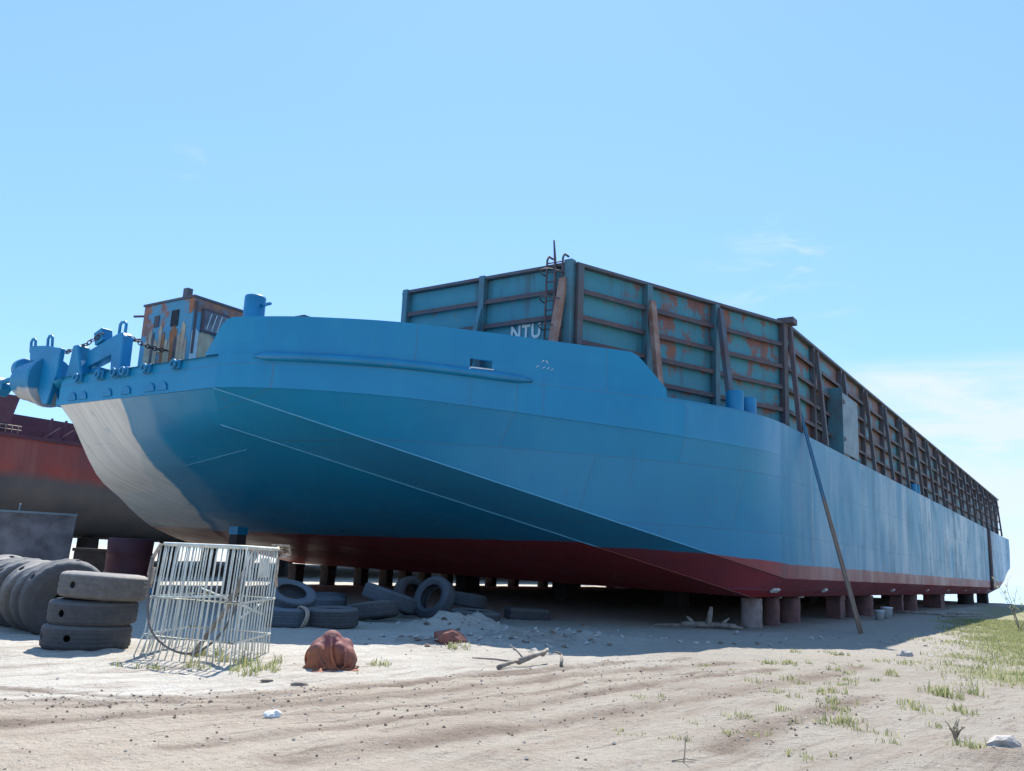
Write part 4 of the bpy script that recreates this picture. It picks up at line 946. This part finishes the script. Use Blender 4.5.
# ------------------------------------------------------------------ wooden ladder
A0, B0 = V((27.8, 6.05, 0)), V((29.25, 7.93, 6.36)); ext = A0 + (B0 - A0) * 1.13
lad = empty('wooden_ladder', W(27.8, 6.05, 0), BZ, 'long wooden pole ladder leaning on the blue barge side', 'ladder')
def LD(v, ds=0): return V((v.x - 27.8 + ds, v.y - 6.05, v.z))
gz = gh(*W(27.8, 6.05).xy)
for ds in (-.13, .13):
    mb = MB(); pts = [LD(A0.lerp(ext, i / 8), ds * (1 - .25 * i / 8) + .02 * math.sin(i)) for i in range(9)]; pts[0].z = gz - .05
    mb.tube(pts, [.045 - .0015 * i for i in range(9)], 8); mb.build('stringer', M['pole'], lad)
mb = MB()
nr = 17
for i in range(1, nr):
    f = i / nr; p = A0.lerp(ext, f); MB().tube([LD(p, -.15), LD(p, .15)], .018, 6).build('rung', M['pole'], lad)

# ------------------------------------------------------------------ other pieces on the ground
def lump(name, loc, size, mat, label, cat, seed=0, sub=3, flat=.3, rz=0, group=None):
    b = bmesh.new(); bmesh.ops.create_icosphere(b, subdivisions=sub, radius=.5)
    for v in b.verts:
        p = v.co; r = 1 + .5 * NZ((p.x * 2.3 + seed, p.y * 2.3, p.z * 2.3)) + .2 * NZ((p.x * 6 + seed, p.y * 6, p.z * 6))
        q = p * r; v.co = V((q.x * size[0], q.y * size[1], max(q.z, -flat) * size[2]))
    me = bpy.data.meshes.new(name); b.to_mesh(me); b.free(); me.materials.append(mat)
    o = bpy.data.objects.new(name, me); COL.objects.link(o); o.location = (loc[0], loc[1], gh(loc[0], loc[1]) + size[2] * .18); o.rotation_euler = (0, 0, rz); return tag(o, label, cat, group)
lump('clay_chunk', (-.95, 17.2), (.62, .4, .38), M['clay'], 'red clay chunk lying before the sand pile', 'rubble', 3, 2)
lump('broken_rock', (5.1, 9.3), (.34, .24, .17), M['rock'], 'pale broken rock at the lower right corner', 'rock', 5, 2)
lump('broken_rock', (9.0, 20.2), (.30, .25, .22), M['rock'], 'pale stone at the shade edge near the grass', 'rock', 8, 2)
lump('scrap_bag', (-2.22, 9.18), (.16, .12, .09), M['plastic'], 'small white plastic scrap on the track at lower left', 'litter', 11, 3)
lump('scrap_bag', (-.2, 24.5), (.3, .2, .12), M['plastic'], 'pale scrap beside the flat tyre near the sand pile', 'litter', 14, 3)
lump('mud_clod', (-3.0, 11.9), (.16, .10, .06), M['wood'], 'dark clod on white sand below the cage', 'clod', 16, 2); lump('mud_clod', (-2.5, 11.6), (.22, .12, .07), M['wood'], 'long dark clod on white sand left of the tarp bundle', 'clod', 17, 2)
def sticks(name, base, segs, mat, label, cat):
    mb = MB()
    for a, b, r in segs: mb.tube([V(a), V(a).lerp(V(b), .5) + V((.01, .02, .01)), V(b)], [r, r * .9, r * .6], 7)
    o = mb.build(name, mat); o.location = (base[0], base[1], gh(*base)); return tag(o, label, cat)
sticks('driftwood', (.4, 14.6), [((-.42, -.5, .03), (-.1, -.05, .1), .035), ((-.1, -.05, .08), (.34, .5, .2), .05), ((-.1, -.05, .07), (-.85, .35, .07), .018), ((.0, .05, .1), (-.25, .15, .32), .015), ((.3, .45, .16), (.4, .75, .22), .04), ((.6, .2, .03), (.62, .5, .16), .03), ((.62, .5, .16), (.5, .62, .2), .02)], M['wood'], 'grey driftwood branch lying in the sunlit sand before the shade', 'driftwood')
sticks('dry_branch', (6.25, 26.9), [((-.9, 0, .08), (.75, .1, .1), .10), ((-.1, 0, .1), (.02, .1, .62), .09), ((.1, .05, .1), (.9, -.15, .05), .07), ((-.5, .05, .08), (-.75, -.1, .32), .06), ((-.9, .0, .05), (-1.7, .2, .02), .05), ((.3, 0, .12), (.6, .3, .3), .05)], M['wood'], 'pale broken tree branch in the shade left of the keel blocks', 'branch')
sticks('dry_branch', (22.2, 44.5), [((-3.2, 1, .1), (.4, -.6, .08), .06), ((-1.2, -1.6, .06), (2.6, .6, .08), .05), ((.5, 1.3, .1), (3.2, 2.8, .12), .06)], M['wood'], 'long thin driftwood poles lying near the stern end of the barge', 'driftwood')
sticks('twig', (1.62, 8.0), [((-.10, 0, .01), (.12, .05, .015), .006), ((0, 0, .0), (.012, .0, .22), .005), ((.01, 0, .16), (.04, .02, .23), .004)], M['wood'], 'thin dark twig sticking up at the bottom edge', 'twig')
for nm, (x, y), sc_, lb in (('bucket', (15.65, 37.3), 1., 'white bucket beside the keel blocks, the smaller left one'), ('bucket', (16.5, 38.6), 1.22, 'white bucket beside the keel blocks, the bigger right one')):
    mb = MB(); mb.lathe([(0, .0), (.16, 0), (.2, .36), (.215, .37), (.215, .40), (.19, .41), (0, .42)], 20); o = mb.build(nm, M['bucket']); o.location = (x, y, gh(x, y)); o.scale = (sc_,) * 3; tag(o, lb, 'bucket', 'white buckets')
# left background: steel box, drums and blocks
mb = MB()
for k_ in range(1): pass
bx = empty('steel_tank', (-17.55, 32.4, 0), .50, 'big dull grey steel box behind the leaning tyres', 'tank')
mb = MB(); w2, d2, h2 = 1.55, 1.3, 2.62
vs = [(-w2 - .2, -d2, 0), (w2 - .02, -d2, 0), (w2 + .02, d2, 0), (-w2 - .2, d2, 0), (-w2, -d2, h2), (w2 + .1, -d2, h2), (w2 + .15, d2, h2), (-w2, d2, h2)]
mb.add(vs, [(0, 3, 2, 1), (4, 5, 6, 7), (0, 1, 5, 4), (1, 2, 6, 5), (2, 3, 7, 6), (3, 0, 4, 7)]); mb.build('shell', M['steelbox'], bx, bevel=.02)
mb = MB(); mb.bar((-w2 - .02, -d2 - .02, h2), (w2 + .12, -d2 - .02, h2), .08, .07); mb.bar((-w2 - 0.03, -d2 - .03, 0), (-w2 + .03, -d2 - .03, h2), .07, .07, (0, 1, 0)); mb.build('rim', M['greyplate'], bx)
mb = MB(); mb.tube([(-.2, -d2, h2), (-.2, -d2, h2 + .3)], .03, 6); mb.build('stub_pipe', M['greyplate'], bx)
mb = MB(); mb.lathe([(0, 0), (.86, 0), (.88, .1), (.84, .6), (.88, .66), (.84, .72), (.85, 1.3), (.88, 1.36), (.84, 1.42), (.87, 1.92), (.8, 1.96), (0, 1.96)], 28); o = mb.build('steel_drum', M['maroon']); o.location = (-14.9, 35.6, -.05); tag(o, 'wide rusty maroon drum standing between grey box and white cage', 'drum')
mb = MB(); mb.box((0, 0, .55), (1.6, 1.1, 1.1)); mb.box((.0, 0, 1.17), (1.75, 1.2, .14)); o = mb.build('timber_block', M['pierdark'], bevel=.03); o.location = (-17.6, 38.6, .2); o.rotation_euler = (0, 0, .3); tag(o, 'dark timber block stack just right of the grey steel box', 'block')
mb = MB(); mb.box((0, 0, .22), (1.1, .8, .42)); mb.box((.1, 0, .5), (.6, .5, .14)); o = mb.build('blue_block', M['blue'], bevel=.03); o.location = (-12.6, 31.2, 0); o.rotation_euler = (0, 0, .2); tag(o, 'low blue painted block on the sand just left of the cage', 'block')
mb = MB(); mb.box((0, 0, .9), (.7, .7, 1.8), taper=.9); o = mb.build('keel_block', M['pierdark'], bevel=.03); k0 = o
G4 = 'support blocks under the red barge'
for i, (s, t_) in enumerate([(24, 44), (26.5, 44), (29, 44), (31.5, 44.5), (34, 44), (37, 44.5), (40, 44), (44, 44), (24.5, 49), (29.5, 49.5), (35, 49), (41, 49)]):
    o = k0 if i == 0 else k0.copy()
    if i: COL.objects.link(o)
    o.location = W(s, t_, .15); o.rotation_euler = (0, 0, BZ); tag(o, 'dark support block under the red brown barge behind the bow', 'keel block', G4)

# ------------------------------------------------------------------ grass and weeds
def tuft(mb, tint, x, y, n, h, spread, rng):
    z = gh(x, y) - .01
    for _ in range(n):
        a = rng.uniform(0, 6.28); r = spread * math.sqrt(rng.random()); bx_, by_ = x + r * math.cos(a), y + r * math.sin(a)
        hh = h * rng.uniform(.5, 1.15); la = rng.uniform(0, 6.28); ln = hh * rng.uniform(.1, .7); w = rng.uniform(.003, .0055) * (1 + y * .035)
        px, py = -math.sin(la) * w, math.cos(la) * w; dx, dy = math.cos(la), math.sin(la)
        vs = [(bx_ - px, by_ - py, z), (bx_ + px, by_ + py, z), (bx_ + dx * ln * .35 + px * .8, by_ + dy * ln * .35 + py * .8, z + hh * .62), (bx_ + dx * ln * .35 - px * .8, by_ + dy * ln * .35 - py * .8, z + hh * .62), (bx_ + dx * ln, by_ + dy * ln, z + hh * .95)]
        mb.add(vs, [(0, 1, 2, 3), (3, 2, 4)]); tt = rng.random() ** 1.3; tint += [tt] * 5
rng = random.Random(11); mb = MB(); tint = []
n_ = 0
while n_ < 21000:
    x, y = rng.uniform(5, 40), rng.uniform(12.5, 42)
    v = vegf(x, y)
    if y > 13 and rng.random() < v * (.45 + .9 * max(0, .4 + fbm(x * .5, y * .5, 3.))) and x < y * .62 + 9:
        n_ += 1; tuft(mb, tint, x, y, 6, rng.uniform(.04, .13), .16, rng)
spots = [(-4.9, 12.9, .5, 22, .12), (-4.2, 12.6, .35, 16, .10), (-3.7, 13.2, .5, 60, .20), (-3.6, 12.55, .4, 36, .16), (-4.4, 13.7, .7, 50, .22), (-1.9, 13.9, .25, 22, .14), (-.95, 16.7, .2, 16, .16), (-.7, 17.0, .3, 12, .12),
         (4.1, 12.5, .9, 46, .12), (5.0, 13.6, 1.0, 52, .13), (3.2, 10.4, .8, 36, .10), (3.9, 9.7, .8, 40, .12), (4.6, 10.8, 1.0, 46, .12), (2.0, 9.3, .5, 20, .07), (5.6, 11.6, .7, 40, .14), (4.5, 9.0, .4, 22, .12), (5.9, 15.6, 1.4, 90, .12), (4.6, 16.2, 1.4, 40, .08), (6.8, 13.4, .8, 60, .2), (1.4, 8.8, .5, 14, .06), (2.5, 12.0, .6, 14, .07), (7.0, 18.2, 1.2, 60, .10), (3.0, 8.4, .5, 14, .08)]
for x, y, r, n, h in spots:
    ctrs = [(x + rng.gauss(0, r * .45), y + rng.gauss(0, r * .55)) for _ in range(max(3, int(n / 7)))]
    if x > 0: h *= 1.1
    for _ in range(int(n * (.9 if x < 0 else .8))): cq = rng.choice(ctrs); tuft(mb, tint, cq[0] + rng.gauss(0, .07), cq[1] + rng.gauss(0, .09), 5, h * rng.uniform(.35, .95), .06, rng)
tag(mb.build('grass', M['grass'], attr={'tint': tint}), 'sparse green and yellow grass on the sand at the right and around the cage', 'grass', kind='stuff')
# small stones and crumbs all over the track: nobody could count them
mb = MB(); rng = random.Random(4)
for _ in range(3800):
    y = 6.5 + 22 * rng.random() ** 1.5; x = rng.uniform(-.62, .62) * y; r = .005 + .016 * rng.random() ** 4
    if rng.random() < .6:
        pl = RUTS[rng.randrange(len(RUTS))][0]; q_ = rng.randrange(len(pl) - 1); f_ = rng.random(); x = lerp(pl[q_][0], pl[q_ + 1][0], f_) + rng.gauss(0, .22); y = lerp(pl[q_][1], pl[q_ + 1][1], f_) + rng.gauss(0, .22); r = .005 + .018 * rng.random() ** 3
    z = gh(x, y); c = V((x, y, z + r * .3)); 
    vs = [c + V((rng.uniform(.6, 1.3) * r * a, rng.uniform(.6, 1.3) * r * b, rng.uniform(.4, .9) * r * d_)) for a, b, d_ in ((1, 0, 0), (0, 1, 0), (-1, 0, 0), (0, -1, 0), (0, 0, 1), (0, 0, -1))]
    mb.add(vs, [(0, 1, 4), (1, 2, 4), (2, 3, 4), (3, 0, 4), (1, 0, 5), (2, 1, 5), (3, 2, 5), (0, 3, 5)], rng.choice((0, 0, 1)))
tag(mb.build('gravel', [simple('brown_crumbs', (.17, .12, .09), .9), M['rock']]), 'small scattered stones and soil crumbs over the sand', 'gravel', kind='stuff')
# rubble and turned up lumps in the shade under the bow
mb = MB(); rng = random.Random(21)
for _ in range(520):
    cx__, cy__, sp_ = rng.choice(((-1.3, 17.6, .9), (.6, 19.6, 1.0), (1.6, 20.6, .9), (-1.0, 22.0, .9), (4.0, 20.5, 1.6), (7.5, 23.5, 1.8), (-.3, 18.4, .9)))
    x = rng.gauss(cx__, sp_); y = rng.gauss(cy__, sp_ * .8); r = .012 + .07 * rng.random() ** 3; c = V((x, y, gh(x, y) + r * .2)); n = 6; vs = []
    for k_ in range(n): a = 6.283 * k_ / n; rr = r * rng.uniform(.7, 1.3); vs.append(c + V((rr * math.cos(a), rr * math.sin(a), rng.uniform(-.3, .3) * r)))
    vs += [c + V((rng.uniform(-.3, .3) * r, rng.uniform(-.3, .3) * r, r * rng.uniform(.5, .9)))]
    mb.add(vs, [(k_, (k_ + 1) % n, n) for k_ in range(n)], rng.choice((0, 0, 1)))
tag(mb.build('rubble', [M['rock'], simple('brown_lumps', (.20, .14, .11), .9)]), 'small pale and brown rubble lumps scattered on the shaded ground', 'rubble', kind='stuff')
# weed bush at the right edge
def weed(base, label, seed, hgt, nst):
    rg = random.Random(seed); mb = MB(); ml = MB(); tl = []; tt = []
    for i in range(nst):
        a = rg.uniform(0, 6.28); p = V((0, 0, 0)); d_ = V((math.cos(a) * .55, math.sin(a) * .35, 1)).normalized(); pts = [p.copy()]
        for _ in range(6): p = p + d_ * hgt / 6 * rg.uniform(.8, 1.2); d_ = (d_ + V((rg.uniform(-.3, .3), rg.uniform(-.3, .3), -.08))).normalized(); pts.append(p.copy())
        mb.tube(pts, [.016 - .002 * k_ for k_ in range(7)], 5)
        for k_ in range(2, 7):
            for _ in range(3):
                q = pts[k_]; e = V((rg.uniform(-1, 1), rg.uniform(-1, 1), rg.uniform(-.2, .8))).normalized(); e2 = q + e * .22; sd_ = e.cross(V((0, 0, 1))).normalized() * .022
                lf = min(1, hgt / 1.2); e2 = q + e * .2 * lf; sd_ *= lf; ml.add([q, q.lerp(e2, .5) + sd_, e2, q.lerp(e2, .5) - sd_], [(0, 1, 2, 3)]); tl += [rg.random()] * 4
    r_ = empty('weed_plant', (base[0], base[1], gh(*base)), 0, label, 'plant')
    mb.build('stem', M['wood'], r_); ml.build('foliage', M['grass'], r_, attr={'tint': tl}); return r_
weed((19.2, 33.4), 'thin tall weed with bare twigs at the right picture edge before the sea', 3, 1.9, 6)
weed((20.6, 34.6), 'low leafy weed in the grass at the right edge, below the tall one', 9, 1.2, 6)
weed((4.75, 9.55), 'small dark weed tuft beside the pale broken rock', 5, .22, 7)
